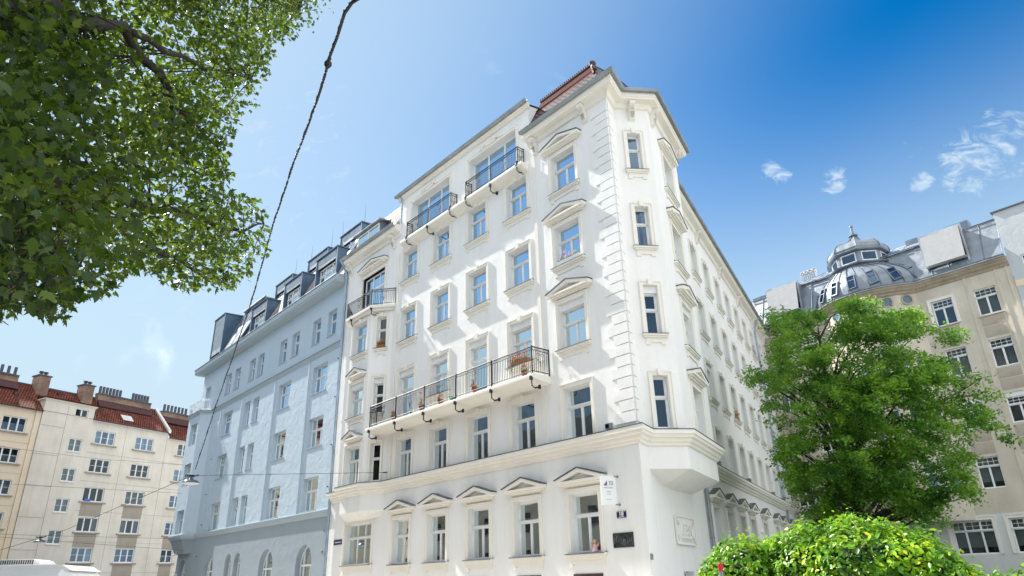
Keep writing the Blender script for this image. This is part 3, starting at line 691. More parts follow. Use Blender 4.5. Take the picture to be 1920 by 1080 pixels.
# --- rooms behind the panes
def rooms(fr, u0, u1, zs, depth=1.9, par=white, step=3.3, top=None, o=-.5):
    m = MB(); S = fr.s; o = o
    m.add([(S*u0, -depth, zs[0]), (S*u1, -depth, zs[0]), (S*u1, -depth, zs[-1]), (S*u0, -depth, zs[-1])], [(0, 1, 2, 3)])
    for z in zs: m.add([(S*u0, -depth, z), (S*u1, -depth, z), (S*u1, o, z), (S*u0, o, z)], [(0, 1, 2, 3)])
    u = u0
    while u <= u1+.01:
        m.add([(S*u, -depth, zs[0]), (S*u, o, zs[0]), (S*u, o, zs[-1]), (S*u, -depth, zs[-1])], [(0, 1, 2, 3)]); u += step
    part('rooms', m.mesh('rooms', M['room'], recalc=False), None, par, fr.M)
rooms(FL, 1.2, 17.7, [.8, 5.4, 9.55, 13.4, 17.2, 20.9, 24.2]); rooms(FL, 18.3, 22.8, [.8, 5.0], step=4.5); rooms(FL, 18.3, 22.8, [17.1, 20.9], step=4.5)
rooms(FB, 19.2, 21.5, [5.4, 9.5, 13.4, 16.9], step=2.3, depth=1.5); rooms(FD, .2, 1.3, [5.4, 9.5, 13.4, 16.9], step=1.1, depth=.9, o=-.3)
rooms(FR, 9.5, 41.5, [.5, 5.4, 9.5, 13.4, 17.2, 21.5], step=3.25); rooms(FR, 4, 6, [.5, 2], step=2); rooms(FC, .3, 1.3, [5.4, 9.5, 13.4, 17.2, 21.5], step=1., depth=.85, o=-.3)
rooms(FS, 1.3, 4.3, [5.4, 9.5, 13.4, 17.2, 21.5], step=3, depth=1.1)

# --- balconies
def railing(m, fr, pts, z0, z1, sp=.115, posts=()):
    """pts: plan points (world xy) of the railing line"""
    orn = []
    for a, b in zip(pts[:-1], pts[1:]):
        a = Vector((a[0], a[1], 0)); b = Vector((b[0], b[1], 0)); Ln = (b-a).length; d = (b-a)/Ln
        for zz, r_ in ((z1, .028), (z1-.14, .018), (z0+.05, .02)): m.tube([a+Vector((0, 0, zz)), b+Vector((0, 0, zz))], r_, 4)
        n = max(2, int(Ln/sp))
        for i in range(n+1):
            p = a+d*(Ln*i/n); m.tube([p+Vector((0, 0, z0)), p+Vector((0, 0, z1-.14))], .0105, 4, cap=False)
            if i < n:
                c = a+d*(Ln*(i+.5)/n)+Vector((0, 0, z1-.07)); rr = .042
                m.tube([c+d*rr*math.cos(t)+Vector((0, 0, rr*math.sin(t))) for t in [k*math.pi/3 for k in range(7)]], .008, 3, cap=False)
        k = max(1, round(Ln/2.75))
        for j in range(k):
            c0 = a+d*(Ln*(j+.5)/k)+Vector((0, 0, (z0+z1)/2+.12))
            for sx in (-1, 1):
                for sz, ph in ((.12, 0), (-.12, math.pi)):
                    cc = c0+d*sx*.11+Vector((0, 0, sz))
                    m.tube([cc+d*(sx*(.11-.012*t)*math.cos(t*.8+ph))+Vector((0, 0, (.11-.012*t)*math.sin(t*.8+ph))) for t in range(8)], .011, 3, cap=False)
            m.tube([c0+Vector((0, 0, -.2)), c0+Vector((0, 0, -.38))], .018, 4)
    for p in pts: m.tube([Vector((p[0], p[1], z0-.05)), Vector((p[0], p[1], z1+.04))], .03, 4)
def bracket(par, fr, u, o, z):
    m = MB(); m.tube([(0, o, z+.12), (0, o, z-.42), (0, o-.16, z-.50), (0, o-.42, z-.42)], .035, 4); m.box(-.05, .05, o-.47, o-.40, z-.50, z-.33); m.box(-.05, .05, o-.02, o+.10, z-.18, z-.02)
    link('bracket', m.mesh('bracket', M['iron']), fr.at(u), par)
# long balcony
sl = MB(); sl.prism([(.004, 9.60), (1.08, 9.60), (1.10, 9.57), (1.10, 9.46), (1.02, 9.40), (.004, 9.28)], (4.45, 18.6), 0)
bal = part('balcony', sl, M['trim'], white, FL.M)
mm = MB(); railing(mm, FL, [xy(FL.w(18.3, .55)), xy(FL.w(18.15, 1.04)), xy(FL.w(4.50, 1.04)), xy(FL.w(4.50, .05))], 9.68, 10.80)
for u in (15.42, 12.69, 9.96, 7.23): mm.tube([FL.w(u, 1.05, 9.5), FL.w(u, 1.05, 10.84)], .032, 4)
link('railing', mm.mesh('railing', M['iron']), ID, bal)
for u in (18.12, 15.42, 12.69, 9.96, 7.23, 4.53): bracket(bal, FL, u, 1.06, 9.5)
# two shallow attic balconies on one slab
sl = MB(); sl.prism([(.004, 20.86), (.50, 20.84), (.52, 20.80), (.52, 20.68), (.44, 20.62), (.30, 20.52), (.08, 20.42), (.004, 20.38)], (5.35, 16.65), 0)
bal2 = part('balcony', sl, M['trim'], white, FL.M)
for a, b in ((11.4, 15.95), (5.65, 10.0)):
    mm = MB(); railing(mm, FL, [xy(FL.w(b, .05)), xy(FL.w(b, .46)), xy(FL.w(a, .46)), xy(FL.w(a, .05))], 20.9, 21.86)
    mm.tube([FL.w((a+b)/2, .47, 20.7), FL.w((a+b)/2, .47, 21.9)], .03, 4)
    link('railing', mm.mesh('railing', M['iron']), ID, bal2)
    for u in (a+.05, (a+b)/2, b-.05, ): bracket(bal2, FL, u, .48, 20.72 if u == (a+b)/2 else 20.9)
# balcony on top of the bay
pg = [(17.55, 0.004), (18.75, 1.10), (21.9, 1.10), (23.2, 0.004)]
bs = MB(); bs.prism(pg, (17.02, 17.18), 2); bs.prism([(17.75, .004), (18.85, .98), (21.8, .98), (23.0, .004)], (16.86, 17.02), 2)
bal3 = part('balcony', bs, M['trim'], white, FL.M)
mm = MB(); railing(mm, FL, [xy(FL.w(17.62, .06)), xy(FL.w(18.78, 1.04)), xy(FL.w(21.85, 1.04)), xy(FL.w(23.1, .06))], 17.22, 18.2)
link('railing', mm.mesh('railing', M['iron']), ID, bal3)
bracket(bal3, FL, 18.8, 1.0, 17.1); bracket(bal3, FL, 21.3, 1.0, 17.1)

# --- pipes
def pipe(par, fr, u, o, z0, z1, r_=.055, mat='pipe', swan=True, zt=22.3, ot=.6, name='downpipe'):
    m = MB(); pts = [(0, o, z0), (0, o, z1)]
    if swan: pts += [(0, o+.04, z1+.25), (0, (o+ot)/2, zt-.45), (0, ot-.06, zt-.22), (0, ot, zt-.02)]
    m.tube(pts, r_, 8)
    z = z0+1
    while z < z1: m.tube([(0, o, z), (0, o, z+.06)], r_+.018, 8); z += 2.1
    return link(name, m.mesh(name, M[mat], smooth=False), fr.at(u), par)
pipe(white, FL, 24.15, .16, 0, 21.2, .08); pipe(white, FR, 35.75, .14, 6.9, 21.0, .08); pipe(white, FR, 36.9, .14, 0, 6.2, .08, 'gutter', False); pipe(white, FR, 9.35, .14, 0, 6.15, .09, 'gutter', False)
pipe(white, FL, 17.25, .10, 22.5, 24.0, .045, 'pipe', True, 24.5, .25)
# ================================================================== THE BLUE HOUSE
FBu = Frame(xy(FL.w(24.3)), -41.0)      # same street line, measured from the party wall
U0 = 24.3
blue = thing('apartment_house', 'pale blue apartment house with zinc dormers, arched ground floor windows and a grey plinth', 'building', FBu.M)
def U(a): return a-U0
bc = [27.4, 33.3, 45.2]; ops = []; arch = []
BW = []
for c in bc:
    for z0, z1 in ((13.72, 15.72), (10.02, 12.02), (5.95, 8.06)): BW.append((c-1.1, c+1.1, z0, z1, 'BW' if c < 40 else 'BG'))
for a, b in ((38.2, 39.45), (40.05, 41.3)):
    for z0, z1 in ((13.72, 15.72), (10.02, 12.02), (5.95, 8.06)): BW.append((a, b, z0, z1, 'BN'))
for a, b in ((25.52, 26.8), (27.95, 29.25), (31.48, 32.76), (33.74, 35.04), (38.2, 39.45), (40.05, 41.3), (43.4, 44.7), (45.6, 46.88)): BW.append((a, b, 17.5, 19.4, 'BN'))
BW.append((51.0, 52.3, 16.72, 19.3, 'BG'))
AR = [(26.3, 28.6, 1.4, 3.92), (32.2, 34.6, 1.4, 3.92), (38.15, 39.45, 1.6, 3.92), (40.0, 41.3, 1.6, 3.92), (43.9, 46.1, 1.4, 3.92), (50.7, 52.6, 1.4, 3.85)]
w1 = MB(); wall(w1, FBu, 0, U(53.4), 5.6, 21.0, [(U(a), U(b), c, d) for a, b, c, d, s in BW]+[(U(49.3), U(53.41), 5.6, 16.4)], rec=.34)
part('wall', w1.mesh('wall', M['blue'], recalc=False), None, blue, FBu.M)
w2 = MB(); wall(w2, FBu, 0, U(53.4), 0, 5.6, [(U(a), U(b), c, d, 1) for a, b, c, d in AR], rec=.4); q(w2, (U(53.4), 0, 0), (U(53.4), 0, 5.6), (U(53.4), -9, 5.6), (U(53.4), -9, 0))
part('plinth_wall', w2.mesh('plinth_wall', M['bluegrey'], recalc=False), None, blue, FBu.M)
w3 = MB(); q(w3, (U(53.4), 0, 5.6), (U(53.4), 0, 21), (U(53.4), -9, 21), (U(53.4), -9, 5.6)); part('wall', w3.mesh('wall', M['blue'], recalc=False), None, blue, FBu.M)
w3 = MB(); q(w3, (0, 0, 20.9), (0, 0, 24), (0, -4, 25), (0, -4, 20.9))
part('wall', w3.mesh('wall', M['blue'], recalc=False), None, blue, FBu.M)
for a, b, c, d, s in BW:
    window(blue, FBu, U(a), U(b), c, d, s, rec=.34, curt=rs.choice(['left', 'half', None, 'drapes', 'blind']), gl='glassdeep' if d > 15 else None)
    sm = MB(); x0, x1 = U(a), U(b); sm.box(x0-.05, x1+.05, -.3, .05, c-.035, c+.012); link('sill', sm.mesh('sill', M['bluetrim']), FBu.M, blue.children[-1])
for a, b, c, d in AR: window(blue, FBu, U(a), U(b), c, d, 'T', rec=.4, arch=True, curt='left')
pieces('pilaster_strip', [(U(u)-.01, U(u)+.15, .002, .10, 5.9, 16.2) for u in (29.0, 34.95, 41.8, 46.85)], M['blue'], blue, FBu.M)
# oriel at the far end
oa, ob_, oc_, od = FL.w(49.3), FL.w(50.15, .85), FL.w(53.35, .85), FL.w(53.35, 0)
az2 = math.degrees(math.atan2(ob_.x-oa.x, ob_.y-oa.y)); FO1 = Frame(xy(oa), az2); FO2 = Frame(xy(FL.w(50.15, .85)), -41.0)
m1 = MB(); wall(m1, FO1, 0, (ob_-oa).length, 5.5, 16.4, []); part('oriel_wall', m1.mesh('oriel_wall', M['blue'], recalc=False), None, blue, FO1.M)
oo = [(.45, 2.3, 13.65, 15.62), (.45, 2.3, 10.0, 12.0), (.45, 2.3, 5.95, 7.95)]
m2 = MB(); wall(m2, FO2, 0, 3.2, 5.5, 16.4, oo, rec=.34); part('oriel_wall', m2.mesh('oriel_wall', M['blue'], recalc=False), None, blue, FO2.M)
for p in oo: window(blue, FO2, p[0], p[1], p[2], p[3], 'BG', rec=.34, curt='half')
m3 = MB(); q(m3, (oc_.x, oc_.y, 5.5), (od.x, od.y, 5.5), (od.x, od.y, 16.4), (oc_.x, oc_.y, 16.4)); q(m3, *[(p.x, p.y, 16.42) for p in (oa, ob_, oc_, od)])
l2 = [FL.w(49.9, 0, 4.3), FL.w(50.6, .35, 4.3), FL.w(53.2, .35, 4.3), FL.w(53.3, 0, 4.3)]; h2 = [Vector((p.x, p.y, 5.5)) for p in (oa, ob_, oc_, od)]
for i in range(3): q(m3, tuple(h2[i]), tuple(h2[i+1]), tuple(l2[i+1]), tuple(l2[i]))
q(m3, *[tuple(p) for p in l2]); part('oriel_wall', m3.mesh('oriel_wall', M['bluegrey'], recalc=False), None, blue, ID)
for pth, prof, nm in ((('o', 16.6), [(.004, 16.68), (.16, 16.62), (.17, 16.56), (.11, 16.53), (.10, 16.44), (.05, 16.41), (.04, 16.32), (.004, 16.30)], 'belt_cornice'),
                      (('o', 5.8), [(.004, 5.9), (.16, 5.86), (.17, 5.80), (.13, 5.60), (.05, 5.46), (.004, 5.44)], 'belt_cornice')):
    path = [xy(od), xy(oc_), xy(ob_), xy(oa), xy(FL.w(24.35))]; part(nm, MB().sweep(path, prof), M['bluetrim'], blue, ID)
part('cornice_sheet', MB().sweep([xy(od), xy(oc_), xy(ob_), xy(oa), xy(FL.w(24.35))], [(.0, 16.72), (.18, 16.64), (.18, 16.60), (.172, 16.60)]), M['lead'], blue, ID)
ev = [(.004, 21.5), (.78, 21.36), (.80, 21.33), (.80, 20.98), (.72, 20.95), (.70, 20.86), (.004, 20.80)]
pe = [xy(FL.w(53.4, -6)), xy(FL.w(53.4)), xy(FL.w(24.32))]
part('eaves_cornice', MB().sweep(pe, ev), M['bluetrim'], blue, ID)
part('gutter', MB().sweep(pe, [(.60, 21.42), (.84, 21.42), (.86, 21.36), (.80, 21.345), (.62, 21.37)]), M['zincd'], blue, ID)
# white balcony on the oriel
bb = MB(); railing(bb, FL, [xy(FL.w(49.6, .2)), xy(FL.w(50.2, .95)), xy(FL.w(53.3, .95)), xy(FL.w(53.3, .1))], 16.75, 17.7, sp=.13)
part('balcony_railing', bb, M['whiteiron'], blue, ID)
# steep roof in light tiles with rows of zinc dormers
quadobj('tiled_roof', [FL.w(49.5, .3, 21.45), FL.w(24.4, .3, 21.45), FL.w(24.4, -1.5, 25.3), FL.w(49.5, -1.5, 25.3)], M['tileB'], [FL.w(0)-FL.w(1)], blue)
quadobj('upper_roof', [FL.w(53.3, -1.5, 25.3), FL.w(24.4, -1.5, 25.3), FL.w(24.4, -6, 27.6), FL.w(53.3, -6, 27.6)], M['bluezinc'], [FL.w(0)-FL.w(1)], blue)
quadobj('end_roof', [FL.w(53.6, .3, 21.45), FL.w(49.5, .3, 21.45), FL.w(49.5, -1.5, 25.3), FL.w(52.6, -1.5, 25.3)], M['bluezinc'], [FL.w(0)-FL.w(1)], blue)
quadobj('end_roof', [FL.w(53.7, .3, 21.45), FL.w(52.6, -1.5, 25.3), FL.w(52.6, -6, 25.3), FL.w(53.7, -6, 21.45)], M['bluezinc'], [FL.w(0)-FL.w(1)], blue)
def dormer(u0, u1, y, z0, z1, back, st, zf, frame='frame'):
    m = MB(); a, b = U(u0), U(u1)
    m.box(a, a+.22, back, y, z0, z1); m.box(b-.22, b, back, y, z0, z1); m.box(a+.22, b-.22, back, y-.02, z1-.12, z1)
    m.box(a+.22, b-.22, back, y-.5, z0, z1-.12)
    D = part('dormer', m, M['bluezinc'], blue, FBu.M)
    p = MB(); p.box(a+.22, b-.22, y-.10, y-.03, zf, z1-.13); link('fascia_panel', p.mesh('fascia_panel', M['zincw']), FBu.M, D)
    r_ = MB(); r_.prism([(y+.07, z1), (y+.07, z1+.08), (back, z1+.20), (back, z1)], (a-.07, b+.07), 0); link('dormer_roof', r_.mesh('dormer_roof', M['bluezinc']), FBu.M, D)
    e = MB(); e.box(a-.01, a+.05, y+.003, y+.03, z0, z1); e.box(b-.05, b+.01, y+.003, y+.03, z0, z1); link('edge_strip', e.mesh('edge_strip', M['zincw']), FBu.M, D)
    fm, pm = win_parts(u1-u0-.5, zf-z0-.02, st); k = FBu.at((a+b)/2, y-.30, z0)
    link('window_frame', fm, k, D); link('pane', pm, k, D); return D
for u0_, u1_ in ((25.95, 29.35), (31.85, 35.15), (38.75, 42.1)): dormer(u0_, u1_, .12, 21.4, 24.30, -2.4, 'G3', 23.5)
for u0_, u1_ in ((27.5, 31.0), (33.2, 37.0), (40.2, 43.9)): dormer(u0_, u1_, -2.45, 25.35, 27.8, -5, 'G3', 26.9)
ex = MB(); wd = MB()
D = dormer(49.7, 52.6, .05, 21.4, 26.3, -3.2, 'G3', 22.5)
bl = MB(); 
for k in range(22): bl.prism([(-.02, 23.0+k*.125), (.03, 23.02+k*.125), (.03, 23.04+k*.125), (-.02, 23.10+k*.125)], (U(49.95), U(52.35)), 0)
link('louvre_blind', bl.mesh('louvre_blind', M['zincd']), FBu.M, D)
wz = MB(); wz.prism([(.2, 21.5), (-1.75, 26.55), (-5.5, 26.9), (-5.5, 21.5)], (U(44.2), U(49.3)), 0); part('zinc_roof_block', wz, M['bluezinc'], blue, FBu.M)
wz2 = MB()
for k in range(7): x = U(44.2)+.1+k*.82; wz2.tube([(x, .24, 21.5), (x, -1.72, 26.58)], .03, 4)
wz2.box(U(44.1), U(49.4), -5.6, -1.65, 26.56+.0, 26.70); wz2.tube([(U(44.1), -1.6, 26.72), (U(49.4), -1.6, 26.72)], .09, 6)
part('standing_seams', wz2, M['zincl'], blue, FBu.M)
for x in (44.7, 46.6): part('roof_window', MB().prism([(.32, 21.9), (.40, 21.93), (-.62, 24.25), (-.70, 24.2)], (U(x)-.8, U(x)+.8), 0), M['zincl'], blue, FBu.M)
for x in (27.5, 31.2, 37.0, 33.1, 40.2): part('lightning_rod', MB().tube([(U(x), -2.7, 27.8), (U(x), -2.7, 29.5)], [.018, .006], 4), M['lead'], blue, FBu.M)
rooms(FBu, .6, 28.8, [.6, 5.3, 9.6, 13.3, 17.0, 20.5], par=blue, step=3.0, depth=2.2); rooms(FO2, .1, 3.1, [5.6, 9.5, 13.2, 16.3], par=blue, step=3, depth=1.4)
for u, z in ((24.75, 15.5), (24.8, 12.9), (24.82, 9.8), (24.85, 7.2), (24.85, 4.6), (24.9, 3.4), (47.9, 12), (47.95, 9), (48, 6.5), (48.1, 4.0)): link('cable_clip', meshcache('clip', lambda: MB().lathe((0, .03, 0), [(.001, -.05), (.05, -.03), (.05, .03), (.001, .05)], 6), M['lead'], 'cable_clip'), FBu.at(U(u), 0, z), blue)

# ================================================================== THE CREAM HOUSE AT THE LEFT
FA = Frame((-40.7105, 78.01702), 29.25)
SA = FA.s
cream = thing('apartment_house', 'cream apartment house with red tiled roof, chimney rows and brown stained panels under its windows', 'building', FA.M)
rowsA = [15.7, 12.8, 9.93, 7.0, 4.15, 1.3]
opA = []; WA = []
for r_ in rowsA:
    for a, b, st in ((-21.2, -19.1, 'Q3b'), (-15.7, -13.55, 'Q3' if r_ > 15 else 'Q3b'), (-6.74, -4.6, None), (-2.24, -.1, None), (3.0, 4.45, 'Q2b'), (8.2, 10.3, 'Q3b')):
        s_ = st or rs.choice(['Q3', 'Q3b']) ; s_ = 'Q3b' if (st is None and r_ > 12) else s_
        WA.append((a, b, r_, r_+1.4, s_))
WT = [(-9.37, -8.05, z, z+(.82 if z > 18 else 1.3), 'Q2b' if 5 < z < 18 else 'Q2') for z in (18.1, 14.56, 11.62, 8.7, 5.76, 2.85)]
wa = MB(); wall(wa, FA, -12.4, 1.45, 0, 18.0, [w[:4] for w in WA if -12 < w[0] < 1], rec=.16)
wall(wa, FA, 1.45, 14, 0, 17.5, [w[:4] for w in WA if w[0] > 1.5], rec=.16)
part('wall', wa.mesh('wall', M['creamA'], recalc=False), None, cream, FA.M)
wo = MB(); wall(wo, FA, -28, -12.4, 0, 18.05, [w[:4] for w in WA if w[0] < -12.4], rec=.16); part('wall', wo.mesh('wall', M['orangeA'], recalc=False), None, cream, FA.M)
FT = Frame(xy(FA.w(0, .22)), 29.25)
wt = MB(); wall(wt, FT, -12.42, -7.42, 0, 19.15, [w[:4] for w in WT], rec=.16)
q(wt, (SA*-12.42, 0, 0), (SA*-12.42, 0, 19.15), (SA*-12.42, -5, 19.15), (SA*-12.42, -5, 0)); q(wt, (SA*-7.42, 0, 0), (SA*-7.42, 0, 19.15), (SA*-7.42, -5, 19.15), (SA*-7.42, -5, 0))
part('stair_tower', wt.mesh('stair_tower', M['creamA'], recalc=False), None, cream, FT.M)
part('tower_cornice', MB().sweep([xy(FA.w(-12.42, -3)), xy(FA.w(-12.42, .22)), xy(FA.w(-7.42, .22)), xy(FA.w(-7.42, -3))], [(.0, 19.36), (.16, 19.36), (.18, 19.26), (.08, 19.18), (.004, 19.05)]), M['creamA'], cream, ID)
tr_ = MB(); tr_.box(SA*-12.6, SA*-7.24, -3.2, .24, 19.37, 19.46); part('tower_roof_edge', tr_, M['oxide'], cream, FT.M)
tr_ = MB(); q(tr_, (SA*-12.5, .1, 19.40), (SA*-7.3, .1, 19.40), (SA*-7.3, -5, 20.4), (SA*-12.5, -5, 20.4)); part('tower_roof', tr_.mesh('tower_roof', M['oxide'], recalc=False), None, cream, FT.M)
for a, b, c, d, s in WA:
    W = window(cream, FA, a, b, c, d, s, rec=.15, curt=rs.choice(['drapes', 'sheer', None, 'half', 'left', 'blind']), gl='glassdeep' if rs.random() < .5 else None)
    hw = (b-a)/2
    link('sill', meshcache(('asill', round(hw, 2)), lambda: MB().box(-hw-.28, hw+.28, .003, .20, -.14, -.02), M['stain'], 'sill'), FA.at((a+b)/2, 0, c), W)
for a, b, c, d, s in WT:
    W = window(cream, FT, a, b, c, d, s, rec=.14, curt=None)
    link('sill', meshcache(('tsill', 1), lambda: MB().box(-.74, .74, .003, .07, -.07, 0), M['frameold'], 'sill'), FT.at((a+b)/2, 0, c), W)
# darker rough panels between the windows
sp2 = []
for a, b in ((-6.74, -4.6), (-2.24, -.1), (3.0, 4.45), (8.2, 10.3)):
    for i in range(1, 5):
        z = rowsA[i]
        if b > 2 and i < 3: continue
        if i == 1: continue
        sp2.append((SA*(a-.02), SA*(b+.02), .002, .012, z-1.42, z-.16))
pieces('stained_panel', sp2, M['stain'], cream, FA.M)
jm = MB()
for u, z1_ in ((-10.1, 19.0), (-3.47, 18.0), (1.45, 17.8), (5.5, 17.4)): jm.box(SA*u-.011, SA*u+.011, .003, .012 if u > -7.4 or u < -12.4 else .235, 0, z1_)
for z in (16.72, 13.95, 11.0, 8.1, 5.2, 2.3): jm.box(SA*-12.4, SA*-10.1, .222, .236, z-.015, z+.015)
for z in (14.75, 11.9, 9.0, 6.1, 3.2):
    jm.box(SA*-7.4, SA*12, .003, .016, z-.010, z+.010); jm.box(SA*-27, SA*-12.95, .003, .016, z-.010, z+.010)
part('panel_joints', jm, M['joint'], cream, FA.M)
ob2 = MB(); ob2.box(SA*-12.95, SA*-12.45, .003, .10, 0, 18.0); part('apricot_pilaster', ob2, M['orangeA'], cream, FA.M)
ba_ = MB(); ba_.box(SA*-6.5, SA*-5.9, -.10, .06, 9.98, 10.18); part('blue_storage_box', ba_, M['bluep'], cream, FA.M)
# roof
def roofA(u0, u1, ze, zr, mat=M['tileR']):
    quadobj('tiled_roof', [FA.w(u0, .25, ze), FA.w(u1, .25, ze), FA.w(u1, -3.05, zr), FA.w(u0, -3.05, zr)], mat, [FA.w(1)-FA.w(0)], cream)
roofA(-28, 1.35, 18.08, 21.1); roofA(1.6, 14, 17.55, 20.55)
rm = MB(); rm.box(SA*-28, SA*1.35, -3.2, -2.95, 21.05, 21.18); rm.box(SA*1.6, SA*14, -3.2, -2.95, 20.5, 20.63); part('ridge_cap', rm, M['pot'], cream, FA.M)
rm = MB(); rm.prism([(.3, 18.0), (.3, 18.35), (-3.1, 21.4), (-3.1, 20.9)], (SA*1.3, SA*1.62), 0); part('parapet', rm, M['frameold'], cream, FA.M)
rm = MB(); rm.box(SA*-28, SA*-12.4, .12, .34, 18.0, 18.1); rm.box(SA*-7.4, SA*1.3, .12, .34, 18.0, 18.1); rm.box(SA*1.6, SA*14, .12, .34, 17.47, 17.57); part('gutter', rm, M['oxided'], cream, FA.M)
def chimney(u0, u1, y0, y1, zb, zt, pots, nm='chimney'):
    m = MB(); m.box(SA*u0, SA*u1, y0, y1, zb, zt); C = part(nm, m, M['brick'], cream, FA.M)
    c = MB(); c.box(SA*u0, SA*u1, y0-.1, y1+.1, zt, zt+.14)
    link('chimney_cap', c.mesh('chimney_cap', M['pot']), FA.M, C)
    b = MB(); b.prism([(y1+.003, zb), (y1+.62, zb+.02), (y1+.003, zb+.85)], (SA*u0, SA*u1), 0); link('flashing', b.mesh('flashing', M['oxided']), FA.M, C)
    for u in pots: link('chimney_pot', meshcache('pot', lambda: MB().tube([(0, 0, .1), (0, 0, .95)], .15, 8), M['pot'], 'chimney_pot'), FA.at(u, (y0+y1)/2, zt), C)
def seq(a, b, n): return [a+(b-a)*i/(n-1) for i in range(n)]
chimney(-6.0, .25, -2.95, -2.3, 20.0, 21.45, seq(-5.75, -3.45, 7)+seq(-1.9, -.1, 6))
chimney(1.9, 7.6, -2.95, -2.3, 19.6, 20.95, seq(2.2, 5.1, 7)+seq(5.9, 7.3, 3))
chimney(-23, -14.2, -2.95, -2.3, 20.1, 21.5, seq(-17.6, -14.5, 6)+seq(-22.6, -19, 6))
for u0_, u1_ in ((-12.5, -11.4), (-7.9, -6.8)):
    m = MB(); m.box(SA*u0_, SA*u1_, -3.2, -1.9, 18.6, 22.0); C = part('chimney', m, M['brick'], cream, FA.M)
    c = MB(); c.box(SA*(u0_-.1), SA*(u1_+.1), -3.3, -1.8, 22.0, 22.12); link('chimney_cap', c.mesh('chimney_cap', M['pot']), FA.M, C)
    for du in (.35, .8): c = MB(); c.lathe((SA*(u0_+du), -2.5, 22.1), [(.14, 0), (.14, .3), (.26, .32), (.26, .36), (.12, .38), (.12, .44), (.24, .46), (.001, .5)], 8); link('chimney_cowl', c.mesh('chimney_cowl', M['pot']), FA.M, C)
rw = MB(); rw.prism([(-.35, 18.70), (-.35, 18.80), (-1.0, 19.38), (-1.0, 19.26)], (SA*-3.9, SA*-2.7), 0); RW_ = part('roof_window', rw, M['frameold'], cream, FA.M)
for u, y, z in ((-14.6, -1.3, 19.5), (-10.0, -2.4, 20.5), (-6.6, -1.2, 19.4)): part('roof_vent', MB().box(SA*u-.15, SA*u+.15, y-.2, y+.2, z-.3, z+.22), M['oxided'], cream, FA.M)
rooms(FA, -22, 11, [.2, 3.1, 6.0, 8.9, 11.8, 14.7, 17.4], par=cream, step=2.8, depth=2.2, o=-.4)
iv = MB(); q(iv, (SA*-28, -8, 0), (SA*14, -8, 0), (SA*14, -8, 18), (SA*-28, -8, 18)); part('rear_wall', iv.mesh('rear_wall', M['creamA'], recalc=False), None, cream, FA.M)

# ================================================================== THE DOMED BEIGE HOUSE
P1 = FR.w(42.0); FG = Frame(xy(P1), -39.75)
beige = thing('apartment_house', 'weathered beige apartment house with a zinc onion dome over its rounded bay', 'building', FG.M)
hb_, sag = 3.95, 1.7; RB = (hb_**2+sag**2)/(2*sag); cu = -9.95; co = sag-RB
def arcpt(t): return (cu+RB*math.sin(t), co+RB*math.cos(t))
tm = math.asin(hb_/RB); K = 6; tt = [(-tm+2*tm*i/K) for i in range(K+1)]
rowsG = [(19.02, 21.08), (15.0, 17.08), (10.95, 13.08), (6.72, 8.9)]
wg = MB(); og = []
colsG = [(-16.3, -14.78), (-19.32, -17.8)]; colsG2 = [(-5.1, -3.6), (-2.1, -.6)]
for r_ in rowsG: og += [(a, b, *r_) for a, b in colsG+colsG2]
wall(wg, FG, -20.6, cu-hb_, 5.02, 22.4, [o for o in og if o[0] < -14], rec=.22); part('wall', wg.mesh('wall', M['beige'], recalc=False), None, beige, FG.M); wg = MB(); wall(wg, FG, cu+hb_, 1.0, 5.02, 22.4, [o for o in og if o[0] > -6], rec=.22)
part('wall', wg.mesh('wall', M['beige'], recalc=False), None, beige, FG.M)
wg = MB(); gb = [(-14.8, -12.1, 2.4, 4.65), (-18.55, -15.85, 2.4, 4.65), (-10.9, -8.2, 1.2, 4.4), (-5.5, -3.2, 2.4, 4.65)]
wall(wg, FG, -20.6, 1, 0, 5.02, gb, rec=.2); part('plinth_wall', wg.mesh('plinth_wall', M['plinth'], recalc=False), None, beige, FG.M)
for p in gb: window(beige, FG, *p, 'G3', rec=.2, curt='blind', surround=.22, key=False)
for j, r_ in enumerate(rowsG):
    for i, (a, b) in enumerate(colsG+colsG2):
        sh = (j == 2 and i in (0, 1))
        window(beige, FG, a, b, *r_, 'G', rec=.2, curt='shade' if j == 0 and i == 1 else ('sheer' if j == 1 else 'blind' if j == 3 else None), surround=.2 if (i == 0 and j == 0) else None, key=False, box=sh, gl='glassdeep' if j == 0 and i == 0 else None)
pn = []
for a, b in colsG+colsG2:
    for za, zb in ((17.3, 18.1), (18.18, 18.9), (13.3, 14.1), (14.18, 14.9), (9.1, 9.9), (9.98, 10.8)): pn.append((FG.s*a, FG.s*b, .003, .02, za, zb))
pieces('rough_panel', pn, M['beigepanel'], beige, FG.M)
pieces('pilaster_strip', [(FG.s*u-.09, FG.s*u+.09, .002, .05, 5.2, 22.3) for u in (-17.5, -19.62, -20.35)], M['beige'], beige, FG.M)
pieces('sill', [(FG.s*(a-.1), FG.s*(b+.1), .003, .12, 18.93, 18.99) for a, b in colsG], M['beige'], beige, FG.M)
